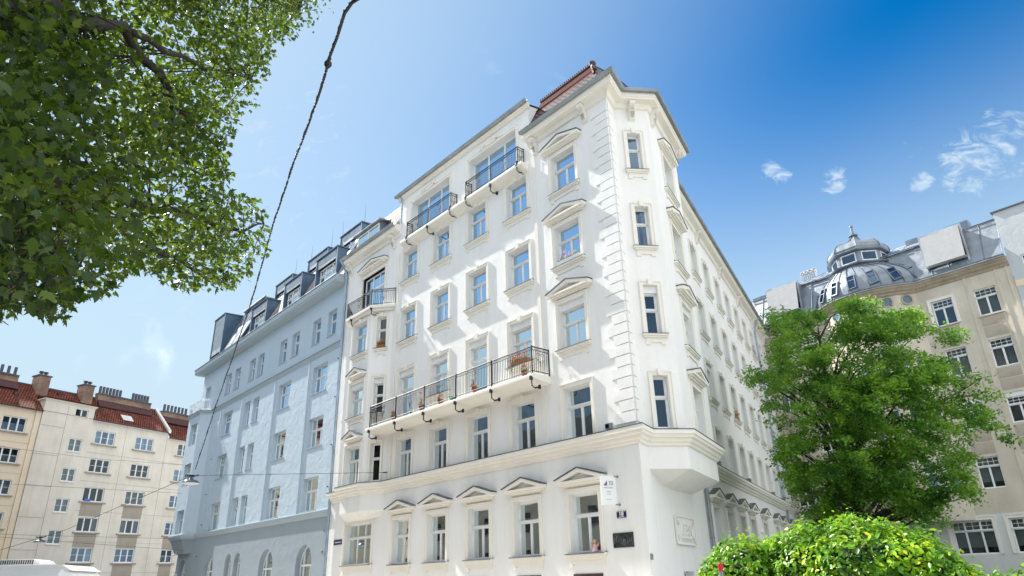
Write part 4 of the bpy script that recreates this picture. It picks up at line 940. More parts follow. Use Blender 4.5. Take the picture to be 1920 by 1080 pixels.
for i in range(K):
    a, b = arcpt(tt[i]), arcpt(tt[i+1]); A_, B_ = FG.w(*a), FG.w(*b); fr = Frame(xy(A_), math.degrees(math.atan2(B_.x-A_.x, B_.y-A_.y))); ln = (B_-A_).length
    m = MB(); oo = [(ln/2-.42, ln/2+.42, *r_) for r_ in rowsG]; wall(m, fr, 0, ln, 4.7, 22.4, oo, rec=.2)
    part('bay_wall', m.mesh('bay_wall', M['beige'], recalc=False), None, beige, fr.M)
    for j, p in enumerate(oo): window(beige, fr, *p, 'BN', rec=.2, curt='blind' if j % 2 else None, gl='glassdeep')
    ow = MB(); ow.lathe((0, 0, 0), [(.34, 0), (.44, 0), (.46, .05), (.44, .09), (.36, .09), (.34, .04)], 20)
    mt = fr.at(ln/2, .01, 21.72) @ Matrix.Rotation(R(-90), 4, 'X'); O = part('round_window', ow, M['beigepanel'], beige, mt)
    pn = MB(); pn.lathe((0, 0, .02), [(.001, 0), (.345, 0)], 20); link('pane', pn.mesh('pane', M['glassdeep'], recalc=False), mt, O)
pb = [xy(FG.w(*arcpt(t))) for t in [(-tm+2*tm*i/18) for i in range(19)]][::1]
pathG = [xy(FG.w(1.0))]+pb[::-1]+[xy(FG.w(-20.6))]
if (Vector(pathG[1])-Vector(pathG[0])).length < 0: pass
gev = [(.004, 22.95), (.50, 22.92), (.52, 22.86), (.50, 22.72), (.36, 22.62), (.30, 22.50), (.14, 22.42), (.10, 22.25), (.004, 22.2)]
part('eaves_cornice', MB().sweep(pathG, gev), M['beigetrim'], beige, ID)
part('gutter', MB().sweep(pathG, [(.44, 23.02), (.47, 22.95), (.54, 22.93), (.60, 22.97), (.62, 23.04), (.60, 23.04), (.54, 22.98), (.46, 23.02)]), M['zincd'], beige, ID)
part('gutter_edge', MB().sweep(pathG, [(.50, 22.90), (.63, 22.88), (.63, 22.92), (.50, 22.925)]), M['zincw'], beige, ID)
# zinc roofs: steep lower slope and pale upper slope, each side of the dome
for a, b in ((-5.2, 1.0), (-20.5, -14.4)):
    quadobj('steep_roof', [FG.w(a, .3, 23.0), FG.w(b, .3, 23.0), FG.w(b, -.95, 26.45), FG.w(a, -.95, 26.45)], M['zincl'], [FG.w(1)-FG.w(0)], beige)
quadobj('steep_roof', [FG.w(-14.4, .1, 23.0), FG.w(-5.2, .1, 23.0), FG.w(-5.2, -1.0, 26.45), FG.w(-14.4, -1.0, 26.45)], M['zincl'], [FG.w(1)-FG.w(0)], beige)
quadobj('upper_roof', [FG.w(-18.3, -.80, 26.45), FG.w(-1.0, -.80, 26.45), FG.w(-3.2, -4.6, 28.4), FG.w(-16.8, -4.6, 28.4)], M['zincw'], [FG.w(1)-FG.w(0)], beige)
sm = MB()
for a, b in ((-5.2, 1.0), (-20.5, -14.4)):
    k = 0; u = a
    while u <= b: sm.tube([(FG.s*u, .33, 23.0), (FG.s*u, -.92, 26.45)], .03, 4); u += 1.24
sm.tube([(FG.s*1.1, -.72, 26.42), (FG.s*-20.4, -.72, 26.42)], .05, 4)
u = -17.6
while u < -1.5: sm.tube([(FG.s*u, -.8, 26.50), (FG.s*(-10+(u+10)*.82), -4.5, 28.42)], .025, 4); u += 1.35
for y, z in ((-1.3, 26.78), (-2.6, 27.45)): sm.tube([(FG.s*-1.4, y, z), (FG.s*-17.8, y, z)], .02, 4)
part('standing_seams', sm, M['zincd'], beige, FG.M)
# stepped end pieces
pieces('roof_step', [(FG.s*-20.5, FG.s*-18.4, -3.0, -.9, 26.0, 26.5), (FG.s*.9, FG.s*-.6, -3.0, -.9, 26.2, 26.75)], M['zincd'], beige, FG.M)
# dormers with outside awnings
for a, b in ((-18.15, -15.4), (-4.25, -1.35)):
    m = MB(); m.box(FG.s*(a-.12), FG.s*(b+.12), -1.6, .02, 23.3, 26.5); D = part('dormer', m, M['zincl'], beige, FG.M)
    f = MB(); f.box(FG.s*(a-.2), FG.s*(a-.08), .02, .16, 23.5, 26.6); f.box(FG.s*(b+.08), FG.s*(b+.2), .02, .16, 23.5, 26.6); f.box(FG.s*(a-.2), FG.s*(b+.2), .03, .17, 26.5, 26.68)
    f.box(FG.s*(a-.08), FG.s*(b+.08), .18, .50, 23.78, 23.88)
    link('awning_frame', f.mesh('awning_frame', M['zincw']), FG.M, D)
    f = MB(); f.prism([(.16, 26.5), (.20, 26.5), (.60, 23.85), (.55, 23.85)], (FG.s*(a-.06), FG.s*(b+.06)), 0); link('awning', f.mesh('awning', M['awning']), FG.M, D)
    f = MB(); f.box(FG.s*a, FG.s*b, .022, .05, 23.4, 24.6); link('dark_window', f.mesh('dark_window', M['plaque']), FG.M, D)
# the dome
dc = FG.w(-9.6, -1.6)
DM_ = Matrix.Translation((dc.x, dc.y, 0)) @ Matrix.Rotation(R(39.75), 4, 'Z')
C0 = Vector((FG.s*cu, co, 0)); C1 = Vector((FG.s*-9.6, -1.6, 0))
SKP = [(0, RB+.14, 23.0), (0, RB+.16, 23.45), (.06, RB-.05, 24.15), (.25, 4.75, 24.8), (.5, 4.0, 25.25), (.8, 3.1, 25.6), (1, 2.45, 26.0)]
def skp(j, a, dr=0.):
    t, r_, z = SKP[j]; c_ = C0.lerp(C1, t); return Vector((c_.x+(r_+dr)*math.sin(a), c_.y+(r_+dr)*math.cos(a), z))
NS = 32; sk = MB()
sk.add([tuple(skp(j, 2*math.pi*k/NS)) for j in range(len(SKP)) for k in range(NS)], [(j*NS+k, j*NS+(k+1) % NS, (j+1)*NS+(k+1) % NS, (j+1)*NS+k) for j in range(len(SKP)-1) for k in range(NS)])
skirt = part('dome', sk, M['zincl'], beige, FG.M, smooth=True)
rr = MB()
for k in range(-7, 8): rr.tube([skp(j, k*.155+.0775, .03) for j in range(len(SKP))], .035, 4)
link('seams', rr.mesh('seams', M['zincd']), FG.M, skirt)
for k in range(-3, 4):
    a = k*.31; p0 = skp(1, a, .0); p1 = skp(3, a, .0); up_ = (p1-p0).normalized(); out_ = Vector((math.sin(a), math.cos(a), 0)); sd_ = up_.cross(out_).normalized(); nn_ = sd_.cross(up_).normalized()
    if nn_.dot(out_) < 0: nn_ = -nn_
    mt = FG.M @ Matrix(((sd_.x, nn_.x, up_.x, p0.x), (sd_.y, nn_.y, up_.y, p0.y), (sd_.z, nn_.z, up_.z, p0.z), (0, 0, 0, 1)))
    g_ = MB(); g_.box(-.36, -.28, -.3, .20, 0, 1.3); g_.box(.28, .36, -.3, .20, 0, 1.3); g_.box(-.28, .28, -.3, .19, 1.22, 1.3); g_.box(-.28, .28, -.3, .17, 0, .07); g_.box(-.28, .28, -.3, .16, .80, .86); link('skylight', g_.mesh('skylight', M['zincd']), mt, skirt)
    g_ = MB(); g_.box(-.28, .28, .10, .12, .07, 1.22); link('skylight_pane', g_.mesh('skylight_pane', M['glassdeep']), mt, skirt)
r1 = MB(); r1.lathe((0, 0, 0), [(2.45, 25.85), (2.85, 25.95), (2.9, 26.05), (2.3, 26.2)], 8, R(22.5), R(382.5)); link('ledge', r1.mesh('ledge', M['zincd']), DM_, skirt)
ln_ = MB(); ln_.lathe((0, 0, 0), [(2.3, 25.9), (2.3, 27.4)], 8, R(22.5), R(382.5)); link('lantern', ln_.mesh('lantern', M['zincl']), DM_, skirt)
for k in range(8):
    a = R(22.5+22.5+45*k); ap = 2.3*math.cos(R(22.5)); mt = DM_ @ Matrix.Rotation(a, 4, 'Z') @ Matrix.Translation((ap+.02, 0, 26.28)) @ Matrix.Rotation(R(-90), 4, 'Z')
    for dx in (0,):
        fm, pm = win_parts(1.3, .9, 'L1')
        W = link('lantern_window', fm, mt @ Matrix.Rotation(R(180), 4, 'Z'), skirt)
        p = MB(); p.box(-.57, .57, .002, .02, .07, .83); x = p.mesh('pane', M['glassdeep']); 
        link('lantern_pane', x, mt @ Matrix.Rotation(R(180), 4, 'Z') @ Matrix.Translation((0, .012, 0)), skirt)
ev_ = MB(); ev_.lathe((0, 0, 0), [(2.1, 27.22), (2.6, 27.28), (2.66, 27.38), (2.6, 27.46), (2.3, 27.54)], 8, R(22.5), R(382.5)); link('lantern_eaves', ev_.mesh('lantern_eaves', M['zincd']), DM_, skirt)
on = MB(); prof = [(2.5, 27.48), (2.56, 27.66), (2.46, 28.0), (2.14, 28.35), (1.6, 28.6), (1.02, 28.8), (.60, 29.05), (.36, 29.35), (.24, 29.6)]
on.lathe((0, 0, 0), prof, 8, R(22.5), R(382.5)); link('onion', on.mesh('onion', M['zincl']), DM_, skirt)
rr = MB()
for k in range(8):
    a = R(22.5+45*k); rr.tube([((r_+.02)*math.cos(a), (r_+.02)*math.sin(a), z) for r_, z in prof], .05, 5)
link('onion_ribs', rr.mesh('onion_ribs', M['zincd']), DM_, skirt)
fi = MB(); fi.lathe((0, 0, 0), [(.2, 29.56), (.42, 29.62), (.42, 29.72), (.17, 29.76), (.13, 29.85), (.11, 30.5), (.17, 30.56), (.16, 30.68), (.001, 30.72)], 10); link('finial', fi.mesh('finial', M['zincd']), DM_, skirt)
for k in range(4): fl_ = MB(); fl_.lathe((FG.s*(-3.0-k*.42), -4.2, 27.4), [(.15, 0), (.15, 1.3), (.22, 1.32), (.22, 1.5), (.12, 1.52), (.12, 1.6), (.22, 1.62), (.2, 1.72), (.001, 1.75)], 10); part('flue', fl_, M['steel'], beige, FG.M)
pieces('roof_hatch', [(FG.s*-5.6, FG.s*-7.0, -4.6, -4.0, 28.2, 28.75), (FG.s*-13.2, FG.s*-14.2, -3.4, -3.0, 27.6, 28.1), (FG.s*-16.2, FG.s*-18.0, -4.4, -3.6, 27.6, 28.35)], M['zincd'], beige, FG.M)
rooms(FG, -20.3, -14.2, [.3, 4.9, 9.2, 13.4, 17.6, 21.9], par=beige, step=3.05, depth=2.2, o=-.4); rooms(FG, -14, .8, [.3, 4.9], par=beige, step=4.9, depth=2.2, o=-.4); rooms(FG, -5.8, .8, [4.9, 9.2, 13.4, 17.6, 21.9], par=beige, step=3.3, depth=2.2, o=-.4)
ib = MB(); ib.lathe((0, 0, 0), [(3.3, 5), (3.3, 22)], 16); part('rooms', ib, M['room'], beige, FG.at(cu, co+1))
# ================================================================== THE GREY HOUSE AT THE RIGHT EDGE
FH = Frame(xy(FG.w(-20.62, .04)), -39.75)
greyh = thing('apartment_house', 'tall plain light grey house cut by the right edge of the photo', 'building', FH.M)
wh = MB(); oh = [(-3.4, -.95, 18.8+.0, 22.72), (-3.4, -.95, 14.6, 16.9), (-3.4, -.95, 10.4, 12.7), (-3.4, -.95, 6.2, 8.5)]
oh[0] = (-3.4, -.82, 20.9, 22.75)
wall(wh, FH, -14, 0, 0, 26.55, oh, rec=.2); S = FH.s
q(wh, (0, 0, 0), (0, 0, 26.55), (0, -12, 26.55), (0, -12, 0)); part('wall', wh.mesh('wall', M['greyH'], recalc=False), None, greyh, FH.M)
for p in oh: window(greyh, FH, *p, 'Q2', rec=.18, curt=None, gl='glassdeep')
fh = MB(); fh.box(S*-14, S*.12, -12, .12, 26.56, 26.66); part('roof_edge', fh, M['lead'], greyh, FH.M)
fh = MB(); fh.box(S*-.82, S*0, .002, .03, 20.45, 20.95); part('ochre_band', fh, M['orangeA'], greyh, FH.M)
rooms(FH, -13.5, -.4, [.5, 5, 9.2, 13.4, 17.6, 20.3, 24], par=greyh, step=4.3, depth=2, o=-.4)
# ================================================================== CAMERA (needed for sight-lines below)
CH = 1.6; FOC = 1294.388; PIT = R(22.8636); ROL = R(-1.508)
cF = Vector((0, math.cos(PIT), math.sin(PIT))); cU0 = Vector((0, -math.sin(PIT), math.cos(PIT))); cR0 = Vector((1, 0, 0))
cR = cR0*math.cos(ROL)+cU0*math.sin(ROL); cU = -cR0*math.sin(ROL)+cU0*math.cos(ROL)
cam = bpy.data.cameras.new('camera'); camo = bpy.data.objects.new('camera', cam); COL.objects.link(camo)
camo.matrix_world = Matrix(((cR.x, cU.x, -cF.x, 0), (cR.y, cU.y, -cF.y, 0), (cR.z, cU.z, -cF.z, CH), (0, 0, 0, 1)))
cam.sensor_width = 36; cam.sensor_fit = 'HORIZONTAL'; cam.lens = FOC*36/1920; cam.clip_end = 5000; cam.clip_start = .05
sc.camera = camo
def sight(x, y, D):
    """point seen towards (x, y) of the photograph at horizontal distance D"""
    r_ = cF+cR*((x-960)/FOC)+cU*((540-y)/FOC); k = D/math.hypot(r_.x, r_.y); return Vector((r_.x*k, r_.y*k, CH+r_.z*k))

# ================================================================== LEAF MASSES
def leafmesh(name, tpl, faces, pos, size, nrm=None, spin=None, mat=None, jit=.5):
    """thousands of small leaves in one mesh: tpl = leaf outline (n,3) in its own xy plane"""
    n = len(pos); tpl = np.asarray(tpl, float); k = len(tpl)
    if nrm is None: nrm = rng.normal(size=(n, 3))
    nrm = nrm+rng.normal(size=(n, 3))*jit; nrm /= np.linalg.norm(nrm, axis=1)[:, None]+1e-9
    t = spin if spin is not None else rng.normal(size=(n, 3)); t = t-nrm*(t*nrm).sum(1)[:, None]; t /= np.linalg.norm(t, axis=1)[:, None]+1e-9
    b = np.cross(nrm, t); size = np.asarray(size).reshape(-1, 1, 1)*np.ones((n, 1, 1))
    v = (t[:, None, :]*tpl[None, :, 0:1]+b[:, None, :]*tpl[None, :, 1:2]+nrm[:, None, :]*tpl[None, :, 2:3])*size+np.asarray(pos)[:, None, :]
    me = bpy.data.meshes.new(name); me.vertices.add(n*k); me.vertices.foreach_set('co', v.reshape(-1).astype(np.float32))
    fl = [len(f) for f in faces]; loops = np.concatenate([np.array(f) for f in faces]); tot = sum(fl)
    me.loops.add(n*tot); me.loops.foreach_set('vertex_index', (loops[None, :]+(np.arange(n)*k)[:, None]).reshape(-1).astype(np.int32))
    me.polygons.add(n*len(faces)); st_ = np.concatenate([[0], np.cumsum(fl)[:-1]])
    me.polygons.foreach_set('loop_start', (st_[None, :]+(np.arange(n)*tot)[:, None]).reshape(-1).astype(np.int32))
    me.update(calc_edges=True); me.validate(); me.materials.append(mat); return me
MAPLE = [(0, 0, 0), (.10, -.16, 0), (.38, -.42, -.05), (.42, -.22, 0), (.62, -.5, -.08), (.60, -.2, 0), (.74, -.16, .0), (1.0, 0, -.1), (.74, .16, 0), (.60, .2, 0), (.62, .5, -.08), (.42, .22, 0), (.38, .42, -.05), (.10, .16, 0)]
MAPLE_F = [(0, 1, 2, 3, 5, 6, 7), (3, 4, 5), (0, 7, 8, 9, 11, 12, 13), (9, 10, 11)]
OVAL = [(0, 0, 0), (.35, -.26, .03), (.75, -.2, 0), (1, 0, -.06), (.75, .2, 0), (.35, .26, .03)]; OVAL_F = [(0, 1, 2, 3), (0, 3, 4, 5)]
DIA = [(0, 0, 0), (.5, -.3, .04), (1, 0, -.04), (.5, .3, .04)]; DIA_F = [(0, 1, 2, 3)]
KEYS = [(0, 0, 0), (.5, -.16, 0), (1, -.05, -.1), (.6, .06, 0), (.0, .1, 0), (-.2, .5, 0), (-.35, .9, -.1), (-.1, .6, 0)]; KEYS_F = [(0, 1, 2, 3), (4, 5, 6, 7)]
def inpoly(x, y, P):
    c = False; j = len(P)-1
    for i in range(len(P)):
        if (P[i][1] > y) != (P[j][1] > y) and x < (P[j][0]-P[i][0])*(y-P[i][1])/(P[j][1]-P[i][1])+P[i][0]: c = not c
        j = i
    return c

def project(p):
    d = p-Vector((0, 0, CH)); f = d.dot(cF); return (960+FOC*d.dot(cR)/f, 540-FOC*d.dot(cU)/f) if f > .1 else (9999, 9999)

# ---------------------------------------------------------------- the maple overhead
maple = thing('maple_tree', 'leafy maple tree with hanging keys reaching over the street from the upper left', 'tree', Matrix.Translation((-10.5, 4.0, 0)))
rt = random.Random(21)
crown_outline = [(-120, -160), (640, -160), (622, 10), (600, 50), (548, 66), (505, 88), (500, 150), (478, 165), (486, 195), (452, 226), (440, 262), (418, 285), (432, 330), (425, 362), (470, 368), (515, 388), (508, 430), (500, 470), (470, 505), (432, 548), (392, 532), (352, 545), (300, 520), (255, 500), (222, 520), (218, 556), (165, 540), (120, 596), (70, 588), (45, 550), (10, 590), (-120, 640)]
def mdepth(x, y): return 5.9+max(0, x)/640*6.5+(0 if y > 250 else (250-y)/400*1.8)
trunk = MB()
base = Vector((-10.5, 4.0, 0))
trunk.tube([base, base+Vector((.1, .1, 2)), base+Vector((.3, .1, 4.2)), base+Vector((.6, .4, 7)), base+Vector((1.2, .6, 10.5)), base+Vector((1.6, 1.2, 14))], [.42, .34, .30, .22, .14, .06], 10)
limbs = []
def limb(pts, r0, r1):
    n = len(pts); out = []
    for i in range(n-1):
        for k in range(4): 
            t = k/4; p = pts[i].lerp(pts[i+1], t); out.append(p+Vector((rt.uniform(-.06, .06), rt.uniform(-.06, .06), rt.uniform(-.06, .06))))
    out.append(pts[-1]); m = len(out); trunk.tube(out, [r0+(r1-r0)*i/(m-1) for i in range(m)], 9); limbs.append(out)
s_ = sight
limb([base+Vector((.5, .3, 6.4)), s_(-260, 60, 6.2), s_(60, 10, 7.2), s_(240, 60, 8.2), s_(330, 200, 9.2), s_(300, 330, 9.5)], .14, .02)
limb([s_(60, 10, 7.2), s_(240, -60, 8.5), s_(420, -30, 10.5), s_(560, 20, 12.2)], .09, .015)
limb([base+Vector((.4, .2, 5.0)), s_(-300, 330, 5.8), s_(-20, 300, 6.4), s_(160, 360, 7.4), s_(300, 390, 9.0), s_(440, 430, 10.8), s_(495, 420, 11.5)], .12, .012)
limb([s_(-20, 300, 6.4), s_(60, 420, 6.0), s_(130, 520, 6.0)], .05, .01)
limb([s_(160, 360, 7.4), s_(260, 440, 8.6), s_(350, 500, 9.6), s_(420, 530, 10.2)], .045, .01)
limb([s_(240, 60, 8.2), s_(360, 120, 9.8), s_(470, 150, 11)], .05, .012)
limb([s_(330, 200, 9.2), s_(400, 260, 10.2), s_(425, 330, 10.8)], .03, .01)
limb([base+Vector((.2, .1, 3.8)), s_(-320, 560, 5.2), s_(-60, 500, 5.4), s_(20, 560, 5.4)], .08, .01)
nodes = [p for l in limbs for p in l]
pos = []; kpos = []
cl = []
tries = 0
while len(cl) < 1180 and tries < 90000:
    tries += 1
    x = rt.uniform(-100, 640); y = rt.uniform(-140, 600)
    if not inpoly(x, y, crown_outline): continue
    w_ = mdepth(x, y)
    if rt.random() > (w_/12)**1.2: continue
    if math.sin(x*.021+1.3)*math.sin(y*.027+x*.006)+.5*math.sin(x*.05+y*.03)+rt.gauss(0, .2) < -.34: continue
    D = w_+rt.gauss(0, .85)+ .4; cl.append((x, y, D))
twig = trunk
for x, y, D in cl:
    c = sight(x, y, D)
    q_ = min(nodes, key=lambda p: (p-c).length_squared) if rt.random() < .5 else None
    if q_ is not None and (q_-c).length < 2.2: twig.tube([q_, q_.lerp(c, .5)+Vector((rt.uniform(-.1, .1), rt.uniform(-.1, .1), .08)), c], [.012, .009, .004], 3, cap=False)
    for k in range(rt.randint(16, 34)):
        p = c+Vector((rt.gauss(0, .26), rt.gauss(0, .26), rt.gauss(0, .17)))
        pos.append(p)
    if rt.random() < .85:
        kc = c+Vector((rt.gauss(0, .15), rt.gauss(0, .15), -.15))
        for k in range(rt.randint(6, 14)): kpos.append(kc+Vector((rt.gauss(0, .07), rt.gauss(0, .07), rt.gauss(0, .07))))
kpos = [p for p in kpos if inpoly(*project(p), crown_outline)]
pos = [p for p in pos if inpoly(*[a+rt.uniform(-9, 9) for a in project(p)], crown_outline)]
P = np.array([tuple(p) for p in pos]); n = len(P)
nr = rng.normal(size=(n, 3))*.55+np.array([0, 0, 1.0]); sp = rng.normal(size=(n, 3))*.6+np.array([.3, .4, -.9])
part('trunk', trunk, M['bark'], maple, ID, smooth=True)
for ch in (leafmesh('crown', MAPLE, MAPLE_F, P, rng.uniform(.055, .125, n), nr, sp, M['maple'], .7),): part('crown', ch, None, maple, ID)
P = np.array([tuple(p) for p in kpos]); n = len(P)
part('seed_keys', leafmesh('seed_keys', KEYS, KEYS_F, P, rng.uniform(.03, .05, n), None, rng.normal(size=(n, 3))*.5+np.array([0, 0, -1]), M['samara'], .5), None, maple, ID)

# ---------------------------------------------------------------- the hornbeam in the courtyard
hc = sight(1610, 1000, 38); hbx = Vector((hc.x, hc.y, 0))
horn = thing('hornbeam_tree', 'large bright green hornbeam tree standing in front of the beige domed house', 'tree', Matrix.Translation(hbx))
tk = MB(); tk.tube([hbx, hbx+Vector((.1, 0, 2.5)), hbx+Vector((.3, .2, 6)), hbx+Vector((.1, .4, 10)), hbx+Vector((.2, .2, 13.5))], [.42, .34, .24, .13, .03], 8)
outl = [(1440, 575), (1500, 582), (1545, 572), (1590, 556), (1640, 562), (1668, 580), (1700, 572), (1728, 590), (1742, 625), (1790, 605), (1815, 612), (1800, 640), (1772, 660), (1800, 690), (1850, 680), (1862, 700), (1822, 722), (1800, 735), (1880, 738), (1886, 760), (1850, 775), (1890, 800), (1915, 838), (1900, 862), (1868, 835), (1838, 850), (1815, 880), (1840, 935), (1832, 955), (1790, 925), (1760, 955), (1788, 985), (1742, 990), (1700, 975), (1640, 975), (1560, 990), (1500, 985), (1508, 950), (1470, 905), (1450, 860), (1440, 790), (1425, 760), (1440, 730), (1395, 712), (1392, 690), (1440, 680), (1450, 650), (1430, 620)]
th = random.Random(5); pos = []; sprays = 0; tries = 0
spn = []
while sprays < 560 and tries < 20000:
    tries += 1
    x = th.uniform(1385, 1918); y = th.uniform(552, 992)
    if not inpoly(x, y, outl): continue
    ex_ = (x-1620)/270; ey = (y-790)/230; rad = max(0, 1-ex_*ex_-ey*ey*.8)**.5
    # a shell of sprays front, back and through the middle of the crown
    D = 38+ (th.choice([-1, -1, 1])*rad*4.8*th.uniform(.55, 1.0) if th.random() < .75 else th.uniform(-1, 1)*rad*4)
    if D < 38 and y > 900: D += .8
    if x > 1740 and th.random() < .45: continue
    if math.sin(x*.031+y*.012)*math.sin(y*.037-x*.009)+th.gauss(0, .3) < -.62: continue
    c = sight(x, y, D); sprays += 1
    out = Vector((c.x-hbx.x, c.y-hbx.y, 0)); out = out.normalized() if out.length > .1 else Vector((1, 0, 0))
    side = Vector((-out.y, out.x, 0)); ln = th.uniform(.7, 1.3); drp = th.uniform(.15, .5)
    if th.random() < .18:
        h0 = Vector((hbx.x, hbx.y, max(2.2, c.z-1.2-(c-hbx).to_2d().length*.35))); m1_ = h0.lerp(c, .35)+Vector((th.gauss(0, .3), th.gauss(0, .3), .5)); m2_ = h0.lerp(c, .7)+Vector((th.gauss(0, .25), th.gauss(0, .25), .45)); tk.tube([h0, m1_, m2_, c], [.06, .04, .022, .008], 4, cap=False)
    for k in range(th.randint(150, 220)):
        t = th.uniform(-.5, 1); wd = (1-abs(t))*.55+.12
        p = c+out*(t*ln)+side*th.gauss(0, wd*.5)+Vector((0, 0, th.gauss(0, .12)-drp*max(0, t)**2))
        pos.append(p)
pos = [p for p in pos if inpoly(*[v_+th.gauss(0, 9) for v_ in project(p)], outl)]
for k in range(26):
    z0 = th.uniform(2.5, 8); a_ = th.uniform(0, 6.28); e_ = Vector((math.cos(a_)*th.uniform(3, 5.5), math.sin(a_)*th.uniform(3, 5), th.uniform(1.5, 5))); s0 = hbx+Vector((.15, .1, z0))
    if not inpoly(*project(s0+e_*1.12), outl): continue
    tk.tube([s0, s0+e_*.3+Vector((0, 0, .5)), s0+e_*.65+Vector((th.gauss(0, .3), th.gauss(0, .3), .4)), s0+e_], [.13, .10, .06, .02], 5, cap=False)
part('trunk', tk, M['bark'], horn, ID)
P = np.array([tuple(p) for p in pos]); n = len(P)
nr = rng.normal(size=(n, 3))*.6+np.array([0, 0, 1.0])
part('crown', leafmesh('crown', DIA, DIA_F, P, rng.uniform(.11, .20, n), nr, None, M['horn'], .35), None, horn, ID)

# ---------------------------------------------------------------- the vine-covered mounds
def vine(name, label, spine, seed, nl, par_loc, hang=.5):
    """spine: list of (centre, radius xyz) blobs; leaves clothe their outside, an added dark solid body fills the core"""
    V = thing(name, label, 'bush', Matrix.Translation(par_loc)); tv = random.Random(seed)
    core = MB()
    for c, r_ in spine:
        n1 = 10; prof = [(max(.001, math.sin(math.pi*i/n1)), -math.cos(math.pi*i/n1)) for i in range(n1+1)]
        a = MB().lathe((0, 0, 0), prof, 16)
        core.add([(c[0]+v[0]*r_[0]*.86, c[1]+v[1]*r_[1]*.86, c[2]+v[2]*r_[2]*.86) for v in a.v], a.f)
    part('dark_filler', core, M['core'], V, ID)  # added solid body, coloured dark like a shaded inside, blocks the view through
    pos, nrm = [], []; w = [r_[0]*r_[1]+r_[0]*r_[2] for c, r_ in spine]
    while len(pos) < nl:
        c, r_ = tv.choices(spine, w)[0]
        d = Vector((tv.gauss(0, 1), tv.gauss(0, 1), tv.gauss(0, 1))).normalized()
        lump = .06*math.sin(d.x*9+c[0]*3)*math.cos(d.z*8+c[1])+.05*math.sin(d.y*13+d.x*7)
        k = 1+lump+tv.gauss(0, .03)+(.16*tv.random() if tv.random() < .09 else 0)
        p = Vector((c[0]+d.x*r_[0]*k, c[1]+d.y*r_[1]*k, c[2]+d.z*r_[2]*k))
        if p.z < .05: continue
        if any(o is not c and sum(((p[i]-o[i])/(ro[i]*.9))**2 for i in range(3)) < 1 for o, ro in spine): continue
        if d.y > .55 and tv.random() < .6: continue
        pos.append(p); nn = Vector((d.x/r_[0], d.y/r_[1], d.z/r_[2])).normalized(); nrm.append(tuple(nn+Vector((0, 0, .35))))
    P = np.array([tuple(p) for p in pos]); n = len(P); nrm = np.array(nrm)
    sp = np.tile(np.array([0, 0, -1.0]), (n, 1))+rng.normal(size=(n, 3))*.7
    part('leaves', leafmesh('leaves', OVAL, OVAL_F, P, rng.uniform(.04, .088, n), nrm, sp, M['vine'], .5), None, V, ID)
    return V
def blob(x, y, D, rx, ry, rz, zc=None):
    p = sight(x, y, D); return ((p.x, p.y, p.z if zc is None else zc), (rx, ry, rz))
B1 = []
for x, ytop, D, rx, ry in ((1385, 1000, 9.8, .52, .6), (1340, 1035, 9.7, .35, .5), (1450, 1003, 9.9, .5, .6), (1505, 975, 9.7, .55, .7), (1590, 962, 9.6, .75, .8), (1665, 975, 9.5, .6, .8), (1725, 1010, 9.3, .45, .7), (1765, 1042, 9.1, .35, .6), (1795, 1070, 9.0, .35, .6)):
    p = sight(x, ytop, D); rz = .85; B1.append(((p.x, p.y, p.z-rz-.09), (rx, ry, rz)))
    B1.append(((p.x, p.y, max(.6, p.z-1.6)), (rx*1.05, ry*1.05, .95)))
vine('vine_covered_bush', 'big rounded mound of glossy green creeper leaves below the hornbeam tree', B1, 4, 30000, (sight(1590, 1000, 9.6).x, sight(1590, 1000, 9.6).y, 0))
B2 = []
for x, ytop, D, rx in ((1850, 1073, 9.2, .3), (1900, 1066, 9.1, .4), (1960, 1062, 9.0, .4)):
    p = sight(x, ytop, D); B2.append(((p.x, p.y, p.z-.86), (rx, .5, .8)))
vine('vine_covered_bush', 'low strip of green creeper leaves cut by the lower right corner of the photo', B2, 9, 4200, (sight(1900, 1060, 9.1).x, sight(1900, 1060, 9.1).y, 0))

# ================================================================== WRITING
def text(s, size, mat, par, mw, align='CENTER', ext=.004, name='lettering', bold=0., sx=1.):
    cu_ = bpy.data.curves.new('t', 'FONT'); cu_.body = s; cu_.size = size; cu_.align_x = align; cu_.align_y = 'CENTER'; cu_.extrude = ext; cu_.offset = bold; cu_.resolution_u = 3
    o = bpy.data.objects.new('t', cu_); me = bpy.data.meshes.new_from_object(o); bpy.data.objects.remove(o)
    me.materials.clear(); me.materials.append(mat)
    return link(name, me, mw @ Matrix.Scale(sx, 4, (1, 0, 0)), par)
def face(fr, u, o, z):   # text plane on a wall: reading direction left to right as seen from the street
    rd = Vector((-fr.n[1], fr.n[0], 0)); n_ = Vector((fr.n[0], fr.n[1], 0)); p = fr.w(u, o, z)
    return Matrix(((rd.x, 0, n_.x, p.x), (rd.y, 0, n_.y, p.y), (0, 1, 0, p.z), (0, 0, 0, 1)))
def bars(m, x, y, s, d=.004, hs=(.3, .48, .72, 1.0)):
    for i, h_ in enumerate(hs): m.box(x+i*.2*s, x+i*.2*s+.14*s, y, y+h_*s, 0, d)
# house number
t = thing('house_number_plate', 'small navy enamel plate with the white number 18 beside the corner window', 'number plate', face(FL, 1.10, .03, 3.67))
part('plate', MB().box(-.22, .22, -.115, .115, -.025, 0), M['navy'], t, WORLD[t]); part('border', MB().box(-.20, .20, .095, .10, 0, .002).box(-.20, .20, -.10, -.095, 0, .002), M['letter'], t, WORLD[t])
text('18', .21, M['letter'], t, WORLD[t] @ Matrix.Translation((0, .025, .002)), bold=.006, sx=1.1); text('Stuwerstrasse', .045, M['letter'], t, WORLD[t] @ Matrix.Translation((0, -.075, .002)), bold=.001)
